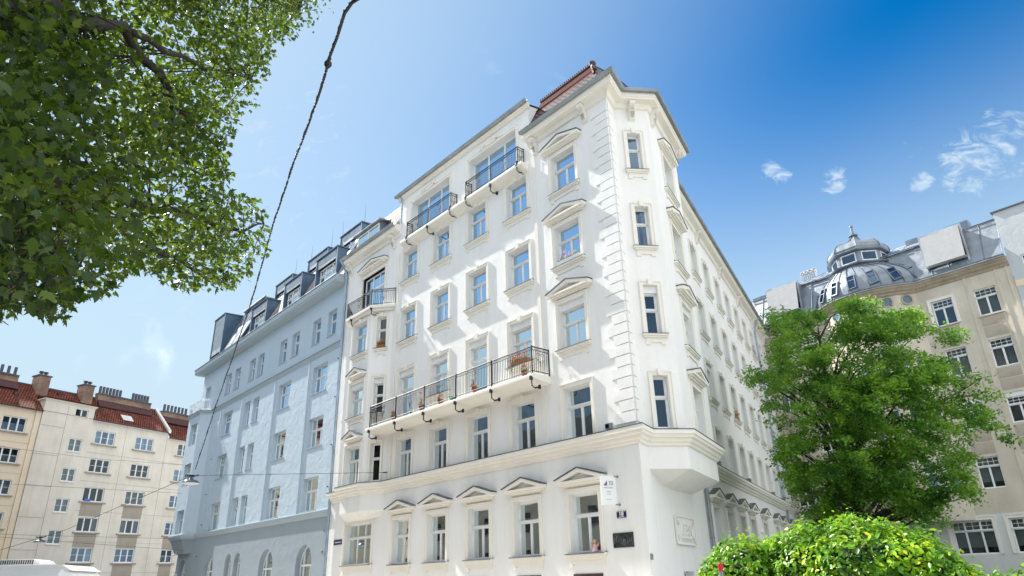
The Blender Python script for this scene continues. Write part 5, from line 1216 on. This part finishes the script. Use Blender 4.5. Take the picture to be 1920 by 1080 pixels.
# street sign
t = thing('street_sign', 'small dark blue street name sign on the white wall next to the downpipe', 'street sign', face(FL, 23.0, .03, 3.84))
part('plate', MB().box(-.50, .50, -.14, .14, -.025, 0), M['navy'], t, WORLD[t]); text('2., Stuwerstrasse', .115, M['letter'], t, WORLD[t] @ Matrix.Translation((0, 0, .002)), bold=.002)
# stone plaque
t = thing('memorial_plaque', 'dark rectangular stone plaque on the white wall below the house number', 'plaque', face(FL, 1.11, .03, 2.80))
part('slab', MB().box(-.48, .48, -.25, .25, -.025, .0), M['plaque'], t, WORLD[t])
m = MB(); tq = random.Random(2)
for k in range(9): x = -.4+k*.1; m.tube([(x-.02, -.12+.06*math.sin(k), .004), (x+.01, -.02+.05*math.sin(k*1.7), .006), (x+.02, .10+.05*math.sin(k*2.3), .004)], .012, 5)
m.lathe((.05, 0, 0), [(.05, 0), (.035, .01), (.001, .014)], 12)
part('relief', m, M['plaquerel'], t, WORLD[t])
# projecting company sign, standing out from the wall
fs = FL.w(1.42, .08, 4.55); 
sgm = Matrix(((FL.n[0]*-1, 0, 0, 0), (0, 1, 0, 0), (0, 0, 1, 0), (0, 0, 0, 1)))
n_ = Vector((FL.n[0], FL.n[1], 0)); dL = Vector((FL.d[0], FL.d[1], 0))
ap_ = R(62)      # the board hangs at an angle to the wall
rdv = (-dL*math.cos(R(70))*-1)*-1
xd = (-n_*math.cos(R(24)) - dL*math.sin(R(24))).normalized(); zn = Vector((xd.y, -xd.x, 0))
if zn.dot(Vector((0, 0, 0))-fs) < 0: zn = -zn
yv = Vector((0, 0, 1))
if xd.cross(yv).dot(zn) < 0: xd = xd
cpt = FL.w(1.28, .42, 4.52)
SM = Matrix(((xd.x, 0, zn.x, cpt.x), (xd.y, 0, zn.y, cpt.y), (0, 1, 0, cpt.z), (0, 0, 0, 1)))
if SM.to_3x3().determinant() < 0: SM = SM @ Matrix.Scale(-1, 4, (1, 0, 0)) 
t = thing('company_sign', 'white projecting sign board with a bar-chart emblem and thin lettering, above the house number', 'sign', SM)
part('board', MB().box(-.30, .30, -.52, .52, -.012, .012), M['signw'], t, SM)
m = MB(); bars(m, -.17, .17, .17, .018); m2 = part('emblem', m, M['ink'], t, SM); 
text('3SI', .22, M['ink'], t, SM @ Matrix.Translation((.11, .25, .014)), bold=-.002, sx=.75)
text('IMMOGROUP', .062, M['grey'], t, SM @ Matrix.Translation((0, .09, .014)))
for k, s2 in enumerate(('Ziegelgasse', 'Immobilien', '')): 
    if s2: text(s2, .04, M['grey'], t, SM @ Matrix.Translation((0, -.04-k*.09, .014)))
text('www.3si.at', .045, M['grey'], t, SM @ Matrix.Translation((0, -.32, .014)))
m = MB()
for z in (.50, -.50): 
    p = SM @ Vector((.30, z, 0)); w_ = Vector((p.x, p.y, p.z)); foot = w_ - n_*((w_-FL.w(0)).dot(n_)); m.tube([w_, foot], .014, 6); m.tube([foot, foot+n_*.03], .05, 8)
    m.tube([w_-xd*.06, w_+xd*.02], .03, 6)
part('wall_arm', m, M['camgrey'], t, ID)
# relief logo plaque on the courtyard side
t = thing('relief_plaque', 'cream stucco relief plaque with a moulded emblem on the rounded corner wall, below the oriel', 'plaque', face(FR, 5.05, .01, 3.25))
W_ = WORLD[t]
m = MB(); m.box(-1.46, 1.46, -.54, .54, -.008, .03); part('panel', m, M['white'], t, W_)
m = MB()
for (x0, x1, y0, y1) in ((-1.47, 1.47, .5, .55), (-1.47, 1.47, -.55, -.5), (-1.5, -1.42, -.5, .5), (1.42, 1.5, -.5, .5)): m.box(x0, x1, y0, y1, .031, .075)
for sx in (-1, 1):
    for sy in (-1, 1):
        for k in range(3):
            m.tube([(sx*(1.3-.12*k-.1*math.cos(a*.7)), sy*(.40-.09*k+.05*math.sin(a*.7)), .05) for a in range(9)], .02, 4)
for k in range(3): m.box(-.9+.1*k, 1.1, -.30-.05*k, -.285-.05*k, .031, .06)
part('moulding', m, M['trim'], t, W_)
m = MB(); bars(m, -.62, -.16, .42, .075); part('emblem', m, M['trim'], t, W_ @ Matrix.Translation((0, 0, .031)))
text('3SI', .62, M['trim'], t, W_ @ Matrix.Translation((.42, .03, .035)), ext=.035, bold=.006, sx=1.25)
# little wall things
t = thing('wall_lamp', 'small grey box lamp on the white wall just above the belt cornice', 'wall lamp', FL.at(1.33, 0, 6.92))
part('housing', MB().box(-.12, .12, .0, .16, -.11, .11).box(-.14, .14, .0, .03, -.14, .14), M['camgrey'], t, WORLD[t]); part('lens', MB().box(-.09, .09, .161, .17, -.08, .08), M['glassdeep'], t, WORLD[t])
t = thing('doorbell_box', 'tiny grey-blue box at the white house corner near the ground', 'box', FR.at(.12, 0, 2.2))
part('housing', MB().box(-.05, .05, .0, .08, -.10, .10), M['camgrey'], t, WORLD[t]); part('button', MB().lathe((0, 0, 0), [(.02, 0), (.02, .012), (.001, .014)], 8), M['navy'], t, WORLD[t] @ Matrix.Translation((0, .08, .03)) @ Matrix.Rotation(R(-90), 4, 'X'))
t = thing('wall_camera', 'white surveillance camera on the grey plinth of the blue house', 'camera', FO2.at(2.4, -.5, 4.35))
part('body', MB().tube([(0, .0, 0), (0, .35, -.08)], .07, 8), M['letter'], t, WORLD[t]); part('arm', MB().tube([(0, -.35, .1), (0, .05, .02)], .025, 6), M['letter'], t, WORLD[t])
t = thing('house_number_plate', 'small pale number box on the grey plinth of the blue house', 'number plate', FBu.at(U(52.95), .02, 2.6))
part('plate', MB().box(-.28, .28, 0, .12, -.13, .13), M['letter'], t, WORLD[t]); text('16', .17, M['ink'], t, face(FL, 52.95, .145, 2.6), bold=.002)

# ================================================================== FLOWERS AND SMALL THINGS
def flowers(name, label, fr, u, o, z, w, petal, kind='box', h_=.22, cat='flower box'):
    t = thing(name, label, cat, fr.at(u, o, z)); mw = WORLD[t]
    if kind == 'pot': t['group'] = 'flower pots along the long balcony'
    if kind == 'box': part('trough', MB().prism([(-.09, 0), (.09, 0), (.11, .17), (-.11, .17)], (-w/2, w/2), 0), M['frame'] if petal == 'petal' else M['terra'], t, mw)
    else: part('pot', MB().lathe((0, 0, 0), [(.001, 0), (.10, 0), (.14, .2), (.16, .2), (.16, .24), (.13, .24), (.12, .2), (.001, .2)], 12), M['terra'], t, mw)
    n = 220 if kind == 'box' else 110; k = w/2 if kind == 'box' else .13
    c = np.stack([rng.uniform(-k, k, n), rng.normal(0, .07, n), .18+np.abs(rng.normal(0, h_*.5, n))], 1)
    part('foliage', leafmesh('foliage', OVAL, OVAL_F, c, rng.uniform(.05, .09, n), None, None, M['herb'], .5), None, t, mw)
    cc = [(rng.uniform(-k, k), rng.normal(.06, .05), .24+abs(rng.normal(0, h_))) for _ in range(max(5, int(w*9)))]
    c = np.array([np.array(cc[i % len(cc)])+rng.normal(0, .035, 3) for i in range(n)])
    part('blossom', leafmesh('blossom', DIA, DIA_F, c, rng.uniform(.05, .08, n), None, None, M[petal], .5), None, t, mw); return t
flowers('flower_box', 'white window box of violet and pink flowers on a window sill of the corner column', FL, 2.96, -.02, 14.54, 1.35, 'petal')
flowers('flower_box', 'box of yellow-green plants behind the railing at the right end of the long balcony', FL, 6.3, .10, 10.62, 1.2, 'petalr', h_=.1)
flowers('flower_pot', 'pot of dry reddish flowers hanging at the right-hand corner post of the long balcony', FL, 5.2, .85, 9.66, .3, 'petalr', 'pot', .25, 'flower pot')
flowers('flower_pot', 'pot of orange flowers at the second balcony post from the left', FL, 15.9, .85, 9.66, .3, 'petalr', 'pot', .22, 'flower pot')
flowers('flower_pot', 'tall pot of orange-pink flowers at the third balcony post from the left', FL, 13.2, .85, 9.66, .3, 'petalr', 'pot', .4, 'flower pot')
flowers('flower_pot', 'low terracotta pot under the second balcony window from the left', FL, 11.5, .85, 9.66, .3, 'petalr', 'pot', .1, 'flower pot')
flowers('flower_pot', 'small pot of yellow blossoms before the wide balcony door', FL, 8.7, .85, 9.66, .3, 'petalr', 'pot', .12, 'flower pot')
flowers('flower_box', 'rusty planter of red and green plants on a courtyard window sill of the white house', FR, 20.95, -.02, 10.64, 1.3, 'petalr', h_=.45)
flowers('flower_box', 'dark green plants trailing from a top courtyard window near the downpipe', FR, 33.7, -.02, 18.3, 1.3, 'petal', h_=.35)
flowers('flower_box', 'mixed flowers in the arched blue house window nearest the downpipe', FBu, U(27.45), -.10, 1.45, 1.8, 'petal')
flowers('flower_box', 'houseplants behind the narrow window of the white house bay', FD, .72, -.12, 14.56, .5, 'petalr', h_=.2)
t = thing('watering_can', 'small green plastic watering can on the long balcony', 'watering can', FL.at(10.6, .75, 9.62))
part('body', MB().lathe((0, 0, 0), [(.001, 0), (.13, 0), (.12, .26), (.10, .26), (.10, .2)], 12), M['green'], t, WORLD[t]); part('spout', MB().tube([(.1, 0, .06), (.22, 0, .2), (.32, 0, .33)], [.03, .02, .035], 6), M['green'], t, WORLD[t]); part('handle', MB().tube([(-.1, 0, .24), (-.2, 0, .2), (-.22, 0, .1), (-.12, 0, .04)], .015, 5), M['green'], t, WORLD[t])
t = thing('angel_doll', 'small winged doll in a pink dress on the sill of the lowest corner window', 'doll', FL.at(2.55, -.02, 2.47))
part('dress', MB().lathe((0, 0, 0), [(.13, 0), (.12, .05), (.06, .22), (.05, .27), (.001, .29)], 10), M['pinkcloth'], t, WORLD[t]); part('head', MB().lathe((0, 0, .36), [(.001, -.08), (.06, -.05), (.08, 0), (.06, .06), (.001, .08)], 10), M['skin'], t, WORLD[t])
part('wings', MB().prism([(-.02, .2), (-.2, .33), (-.17, .18), (-.04, .14)], (-.03, -.015), 1).prism([(.02, .2), (.2, .33), (.17, .18), (.04, .14)], (-.03, -.015), 1), M['skin'], t, WORLD[t])

# ================================================================== STREET LAMPS AND WIRES
def lamp(label, p, s, a=0):
    t = thing('street_lamp', label, 'street lamp', group='dish lamps hung over the street', mw= Matrix.Translation(p) @ Matrix.Rotation(a, 4, 'Z') @ Matrix.Scale(s, 4)); mw = WORLD[t]
    part('shade', MB().lathe((0, 0, 0), [(.46, -.12), (.44, -.06), (.34, .02), (.16, .08), (.10, .10), (.09, .16), (.001, .17)], 24), M['lampg'], t, mw, smooth=True)
    part('bowl', MB().lathe((0, 0, 0), [(.455, -.12), (.38, -.15), (.2, -.18), (.001, -.19)], 24), M['lampin'], t, mw, smooth=True)
    m = MB(); m.tube([(0, 0, .15), (0, 0, .28)], .03, 6); m.tube([(-.34, 0, .24), (-.1, 0, .28), (.1, 0, .27), (.36, 0, .30)], .028, 5); m.box(-.12, .14, -.04, .04, .20, .33)
    m.tube([(-.34, 0, .24), (-.30, 0, .32), (-.2, 0, .3)], .015, 4); m.tube([(.36, 0, .30), (.3, 0, .38), (.2, 0, .32)], .015, 4)
    part('hanger', m, M['cable'], t, mw); return t
LP = sight(358, 902, 36); lamp('dark dish street lamp hanging on wires in front of the blue house', LP, .86, R(35))
LP2 = sight(75, 1014, 60); lamp('distant dark dish street lamp hanging before the cream house stair tower', LP2, .86, R(35))
def wire(name, label, pts, r_, sag=0., extra=None):
    m = MB(); out = []
    for a, b in zip(pts[:-1], pts[1:]):
        n = 16
        for i in range(n): t_ = i/n; p = a.lerp(b, t_); p.z -= sag*4*t_*(1-t_); out.append(p)
    out.append(pts[-1]); m.tube(out, r_, 5); t = thing(name, label, 'cable', Matrix.Translation(pts[0])); part('strand', m, M['cable'], t, ID)
    if extra: extra(t, out)
    return t
up = Vector((0, 0, .25))
anchor = FL.w(17.72, .05, 7.19)
def eye(t, out): part('wall_hook', MB().tube([out[0], out[0]+(out[1]-out[0]).normalized()*.25], .035, 6), M['cable'], t, ID)
wire('span_wire', 'thin span wire from the white house wall to the near street lamp', [anchor, LP+up], .012, .0, eye)
farA = sight(122, 994, 50); farB = sight(-60, 1050, 52)
wire('span_wire', 'thin span wire running down to the left from the near street lamp', [LP+up, farA, farB], .012)
def ties(t, out):
    m = MB(); tz = random.Random(8)
    for i in range(0, len(out)-1):
        for k in range(2):
            p = out[i].lerp(out[i+1], tz.random()); d = (out[i+1]-out[i]).normalized(); m.tube([p-d*.05, p, p+d*.06], [.014, .026, .013], 6)
    part('cable_ties', m, M['cable'], t, ID)['kind'] = 'stuff'
    q0 = [o_+Vector((.02*math.sin(i*1.1), 0, .03+.02*math.cos(i*1.7))) for i, o_ in enumerate(out)]
    part('second_strand', MB().tube(q0, .010, 4), M['cable'], t, ID)
c0 = [sight(366, 880, 35.9), sight(405, 760, 30), sight(470, 570, 21.5), sight(512, 420, 16.8), sight(552, 300, 13.6), sight(590, 200, 11.2), sight(614, 124, 9.6)]
wire('power_cable', 'thick black twisted cable sloping from the near lamp up past the maple', c0, .013, .05, ties)
c1 = [sight(616, 112, 9.4), sight(632, 70, 8.6), sight(646, 25, 7.8), sight(660, 5, 7.4), sight(674, -4, 7.2), sight(720, -90, 6.3)]
wire('power_cable', 'short end of black cable above the round insulator at the top of the photo', c1, .014, .0, ties)
t = thing('insulator', 'round dark insulator ball joining the two black cables at the top', 'insulator', Matrix.Translation(sight(615, 120, 9.5)))
part('ball', MB().lathe((0, 0, 0), [(.001, -.07), (.04, -.06), (.062, -.02), (.062, .02), (.04, .06), (.001, .07)], 12), M['cable'], t, WORLD[t], smooth=True); part('shackle', MB().tube([(-.03, 0, -.1), (0, 0, 0), (.04, 0, .12)], .015, 5), M['cable'], t, WORLD[t])
for lb, pts_ in (('upper thin tram wire crossing the lower left corner', [sight(-40, 1000, 58), sight(75, 1004, 60), sight(330, 1010, 64)]), ('lower thin tram wire crossing the lower left corner', [sight(-40, 1004, 52), sight(220, 1023, 55), sight(345, 1032, 58)]),
                 ('thin wire crossing high on the cream house facade', [sight(-40, 828, 55), sight(20, 840, 56), sight(180, 860, 60), sight(345, 872, 64)]), ('middle thin wire across the cream house', [sight(-30, 905, 55), sight(340, 925, 60)])):
    wire('overhead_wire', lb, pts_, .009)['group'] = 'thin wires across the cream house'

# ================================================================== CAMPER VAN AND POST
vp = sight(60, 1100, 14.5); vp.z = 0
va = R(-4)
VM = Matrix.Translation((vp.x-1.7, vp.y, 0)) @ Matrix.Rotation(R(14), 4, 'Z') @ Matrix.Rotation(0, 4, 'X')
van = thing('camper_van', 'white camper van roof with a slatted air conditioner, at the bottom left', 'van', VM)
body = MB()
prof = [(-.98, .35), (-1.02, .9), (-1.0, 1.45), (-.90, 1.86), (-.78, 1.95), (.78, 1.95), (.90, 1.86), (1.0, 1.45), (1.02, .9), (.98, .35)]
vs = []; stn = [(-2.9, .94), (-2.85, 1.), (-1.6, 1.0), (1.45, 1.0), (2.15, .99), (2.3, .95)]
for xx, k in stn: vs += [(xx, a*k, b*(1 if b < 1 else k if xx > 2.2 else 1)) for a, b in prof]
kk = len(prof); fc = [(i*kk+j, i*kk+(j+1) % kk, (i+1)*kk+(j+1) % kk, (i+1)*kk+j) for i in range(len(stn)-1) for j in range(kk)]; fc += [tuple(range(kk)), tuple((len(stn)-1)*kk+j for j in range(kk-1, -1, -1))]
body.add(vs, fc)
part('body', body, M['van'], van, VM, smooth=False)
rf = MB()
for y in (-.62, .62): rf.tube([(-2.7, y, 1.985), (2.0, y, 1.985)], .025, 6)
rf.prism([(-2.86, 1.9), (-2.92, 1.97), (-2.8, 2.0), (2.15, 1.99), (2.3, 1.90)], (-.80, .80), 1); part('roof_shell', rf, M['van'], van, VM)
ac = MB(); ac.prism([(.95, 1.99), (1.02, 2.07), (1.12, 2.10), (1.55, 2.10), (1.64, 2.07), (1.70, 1.99)], (-.38, .38), 1); A_ = part('air_conditioner', ac, M['van'], van, VM)
sl_ = MB()
for k in range(15): sl_.box(1.10+k*.033, 1.115+k*.033, -.39, -.381, 2.02, 2.085)
link('grille', sl_.mesh('grille', M['rubber']), VM, A_)
part('roof_vent', MB().prism([(.40, 1.99), (.43, 2.05), (.65, 2.05), (.68, 1.99)], (-.2, .2), 1), M['van'], van, VM)
g_ = MB()
for y in (-1.015, 1.005): g_.prism([(-2.2, 1.1), (1.3, 1.1), (1.2, 1.65), (-2.2, 1.65)], (y, y+.012), 1)
part('window', g_, M['plaque'], van, VM)
for x in (-1.9, 1.75):
    for y in (-.92, .74):
        w_ = part('wheel', MB().lathe((0, 0, 0), [(.001, 0), (.2, 0), (.34, .02), (.35, .1), (.34, .18), (.2, .2), (.001, .2)], 20), M['rubber'], van, VM @ Matrix.Translation((x, y+.2, .35)) @ Matrix.Rotation(R(90), 4, 'X'))
        link('rim', MB().lathe((0, 0, 0), [(.001, -.01), (.19, -.01), (.2, .02)], 16).mesh('rim', M['zincl']), WORLD[w_], w_)
pp = sight(1350, 1056, 8.6); PM = Matrix.Translation((pp.x, pp.y, 0))
t = thing('marker_post', 'thin grey metal post with a red cap in front of the creeper mound', 'post', PM)
part('post', MB().tube([(0, 0, 0), (0, 0, pp.z-.06)], .022, 10), M['zincl'], t, PM); part('cap', MB().lathe((0, 0, pp.z-.06), [(.029, -.02), (.029, .05), (.02, .065), (.001, .068)], 10), M['red'], t, PM)

# ================================================================== OPPOSITE SIDE OF THE STREET (seen through the leaves and in the panes)
FX = Frame(xy(FL.w(10, 33.0)), -41.0, flip=True)
sx = thing('apartment_house', 'pale cream apartment house glimpsed through the maple leaves', 'building', FX.M)
wx = MB(); opx = [(u, u+1.4, z, z+2.0) for u in [-28+3.4*i for i in range(26)] for z in (2.4, 6.4, 10.3)]
wall(wx, FX, -30, 60, 0, 14, opx, rec=.2); part('wall', wx.mesh('wall', M['beige'], recalc=False), None, sx, FX.M)
fx = MB(); gx = MB()
for a, b, c, d in opx:
    xa, xb = sorted((FX.s*a, FX.s*b)); gx.add([(xa, -.15, c), (xb, -.15, c), (xb, -.15, d), (xa, -.15, d)], [(0, 1, 2, 3)])
    fx.box(xa, xb, -.15, -.08, c, c+.08); fx.box(xa, xb, -.15, -.08, c+1.25, c+1.35); fx.box((xa+xb)/2-.05, (xa+xb)/2+.05, -.149, -.081, c, d)
part('window_panes', gx.mesh('p', M['plaque'], recalc=False), None, sx, FX.M)['kind'] = 'stuff'; part('window_bars', fx, M['frame'], sx, FX.M)['kind'] = 'stuff'
rx = MB(); rx.prism([(.5, 14), (.5, 14.4), (-6, 18), (-12, 18), (-12, 14)], (FX.s*-30, FX.s*60), 0); part('roof', rx, M['zincd'], sx, FX.M)

# ================================================================== GROUND
def sheet(name, pts, z, mat):
    m = MB(); m.add([(x, y, z) for x, y in pts], [tuple(range(len(pts)))]); o = link(name, m.mesh(name, M[mat], recalc=False)); o['kind'] = 'structure'; return o
g = MB(); g.add([(-2500, -2500, 0), (2500, -2500, 0), (2500, 2500, 0), (-2500, 2500, 0)], [(0, 1, 2, 3)])
o = link('ground', g.mesh('ground', M['pave'], recalc=False)); o['kind'] = 'structure'
def strip(fr, u0, u1, o0, o1): return [xy(fr.w(u0, o0)), xy(fr.w(u1, o0)), xy(fr.w(u1, o1)), xy(fr.w(u0, o1))]
sheet('road', strip(FL, 140, -60, 4.2, 14.0), .004, 'asphalt')
kb = MB()
for a, b in ((3.9, 4.2), (14.0, 14.3)):
    p = strip(FL, 120, -50, a, b); kb.add([(x, y, z) for z in (0.0, .12) for x, y in p], [(0,1,2,3), (4,5,6,7), (0,1,5,4), (1,2,6,5), (2,3,7,6), (3,0,4,7)])
o = link('kerb', kb.mesh('kerb', M['plinth'])); o['kind'] = 'structure'
mk = MB()
for k in range(24): p = strip(FL, -40+k*6, -37+k*6, 9.0, 9.15); mk.add([(x, y, .009) for x, y in p], [(0, 1, 2, 3)])
o = link('road_marking', mk.mesh('road_marking', M['paintline'], recalc=False)); o['kind'] = 'structure'
sheet('lawn', [xy(FR.w(2, 4)), xy(FR.w(40, 4)), xy(FR.w(38, 26)), xy(FR.w(-14, 14))], .008, 'grass')

# ================================================================== SUN AND SKY
SAZ, SEL = -49.0, 44.0
sun = bpy.data.lights.new('sun', 'SUN'); so = bpy.data.objects.new('sun', sun); COL.objects.link(so)
sd = Vector((math.sin(R(SAZ))*math.cos(R(SEL)), math.cos(R(SAZ))*math.cos(R(SEL)), math.sin(R(SEL))))
so.rotation_euler = sd.to_track_quat('Z', 'Y').to_euler(); so.location = sd*60
sun.energy = 3.3; sun.angle = R(.6); sun.color = (1.0, .97, .92)
w = bpy.data.worlds.new('World'); sc.world = w; w.use_nodes = True; nt = w.node_tree; bg = nt.nodes['Background']
sky = nt.nodes.new('ShaderNodeTexSky'); sky.sky_type = 'NISHITA'; sky.sun_disc = False; sky.sun_elevation = R(SEL); sky.sun_rotation = R(SAZ)
sky.altitude = 200; sky.air_density = 1.0; sky.dust_density = .4; sky.ozone_density = 2.0
tc = nt.nodes.new('ShaderNodeTexCoord'); dirv = tc.outputs['Generated']
def vm(op, a, b=None):
    n = nt.nodes.new('ShaderNodeVectorMath'); n.operation = op
    for i, v in enumerate((a, b)):
        if v is None: continue
        if isinstance(v, bpy.types.NodeSocket): nt.links.new(v, n.inputs[i])
        else: n.inputs[i].default_value = v
    return n.outputs['Value'] if op in ('DOT_PRODUCT', 'LENGTH') else n.outputs[0]
def mm_(op, a, b=None, c=None, clamp=False):
    n = nt.nodes.new('ShaderNodeMath'); n.operation = op; n.use_clamp = clamp
    for i, v in enumerate((a, b, c)):
        if v is None: continue
        if isinstance(v, bpy.types.NodeSocket): nt.links.new(v, n.inputs[i])
        else: n.inputs[i].default_value = v
    return n.outputs[0]
def mapr(v, a, b, c=0., d=1.):
    n = nt.nodes.new('ShaderNodeMapRange'); n.clamp = True; n.interpolation_type = 'SMOOTHSTEP'; nt.links.new(v, n.inputs[0])
    for i, x in zip((1, 2, 3, 4), (a, b, c, d)): n.inputs[i].default_value = x
    return n.outputs[0]
nrm_ = vm('NORMALIZE', dirv)
# wispy clouds: a few patches in given compass directions, torn by noise
def patch_at(x, y, rad, amp):
    d = (sight(x, y, 10)-Vector((0, 0, CH))).normalized(); dt = vm('DOT_PRODUCT', nrm_, tuple(d))
    return mapr(dt, math.cos(R(rad)), 1.0, 0., amp)
mp = nt.nodes.new('ShaderNodeMapping'); mp.inputs['Rotation'].default_value = (R(20), R(-35), R(20)); mp.inputs['Scale'].default_value = (22, 60, 48); nt.links.new(nrm_, mp.inputs[0])
nz = nt.nodes.new('ShaderNodeTexNoise'); nz.inputs['Scale'].default_value = 1.0; nz.inputs['Detail'].default_value = 9; nz.inputs['Roughness'].default_value = .62; nz.inputs['Distortion'].default_value = .9; nt.links.new(mp.outputs[0], nz.inputs[0])
tot = None
for x, y, rad, amp in ((1840, 300, 3.6, .62), (1880, 240, 2.6, .55), (1455, 320, 1.8, .62), (1562, 338, 1.6, .62), (1727, 342, 1.2, .66), (1708, 275, 1.2, .5), (1436, 432, 1.2, .45), (1775, 350, 1.0, .55), (150, 610, 2.2, .6), (560, 280, 9, .36), (330, 560, 5, .5), (360, 600, 3, .5), (600, 420, 6, .26), (1490, 510, 3, .3), (420, 480, 8, .25), (1810, 310, 2.2, .7)):
    a = patch_at(x, y, rad, amp); tot = a if tot is None else mm_('MAXIMUM', tot, a)
cl_ = mapr(mm_('ADD', nz.outputs[0], mm_('MULTIPLY', tot, .55)), .74, 1.0, 0., .8)
# thin high haze that brightens the side towards the sun
hz = mapr(vm('DOT_PRODUCT', nrm_, tuple(sd)), .46, 1.08, 0., .86)
sepz = nt.nodes.new('ShaderNodeSeparateXYZ'); nt.links.new(nrm_, sepz.inputs[0])
hz2 = mapr(sepz.outputs[2], .20, .63, 1., 0.)
hz = mm_('SUBTRACT', 1.0, mm_('MULTIPLY', mm_('SUBTRACT', 1.0, hz), mm_('SUBTRACT', 1.0, hz2)))
mx = nt.nodes.new('ShaderNodeMix'); mx.data_type = 'RGBA'; nt.links.new(cl_, mx.inputs[0]); hs = nt.nodes.new('ShaderNodeHueSaturation'); hs.inputs['Saturation'].default_value = 1.56; hs.inputs['Value'].default_value = .85; nt.links.new(sky.outputs[0], hs.inputs['Color']); nt.links.new(hs.outputs[0], mx.inputs[6]); mx.inputs[7].default_value = (3.7, 4.3, 4.8, 1)
mx2 = nt.nodes.new('ShaderNodeMix'); mx2.data_type = 'RGBA'; nt.links.new(hz, mx2.inputs[0]); nt.links.new(mx.outputs[2], mx2.inputs[6]); mx2.inputs[7].default_value = (2.95, 3.85, 4.5, 1)
# unseen bright cloud banks, added behind and beside the camera to brighten the facades
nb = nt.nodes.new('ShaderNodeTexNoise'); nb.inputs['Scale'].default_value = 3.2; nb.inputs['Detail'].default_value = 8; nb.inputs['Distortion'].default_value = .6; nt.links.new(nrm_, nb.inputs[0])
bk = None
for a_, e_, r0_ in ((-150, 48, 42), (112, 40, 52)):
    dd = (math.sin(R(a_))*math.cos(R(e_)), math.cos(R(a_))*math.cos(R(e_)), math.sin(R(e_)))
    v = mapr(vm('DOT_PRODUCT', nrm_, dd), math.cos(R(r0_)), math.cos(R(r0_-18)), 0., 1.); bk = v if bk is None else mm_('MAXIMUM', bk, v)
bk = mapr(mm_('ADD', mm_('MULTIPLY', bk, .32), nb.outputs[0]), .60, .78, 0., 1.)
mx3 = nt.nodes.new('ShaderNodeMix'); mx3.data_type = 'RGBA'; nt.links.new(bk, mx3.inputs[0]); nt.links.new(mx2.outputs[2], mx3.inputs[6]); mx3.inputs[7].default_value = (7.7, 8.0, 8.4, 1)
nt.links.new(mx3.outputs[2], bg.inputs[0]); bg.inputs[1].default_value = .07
sc.view_settings.view_transform = 'Standard'; sc.view_settings.look = 'None'; sc.view_settings.gamma = 1.0; sc.view_settings.exposure = 1.6
sc.render.resolution_x = 1024; sc.render.resolution_y = 576
sc.cycles.max_bounces = 6; sc.cycles.diffuse_bounces = 3; sc.cycles.glossy_bounces = 3; sc.cycles.transmission_bounces = 3; sc.cycles.transparent_max_bounces = 8
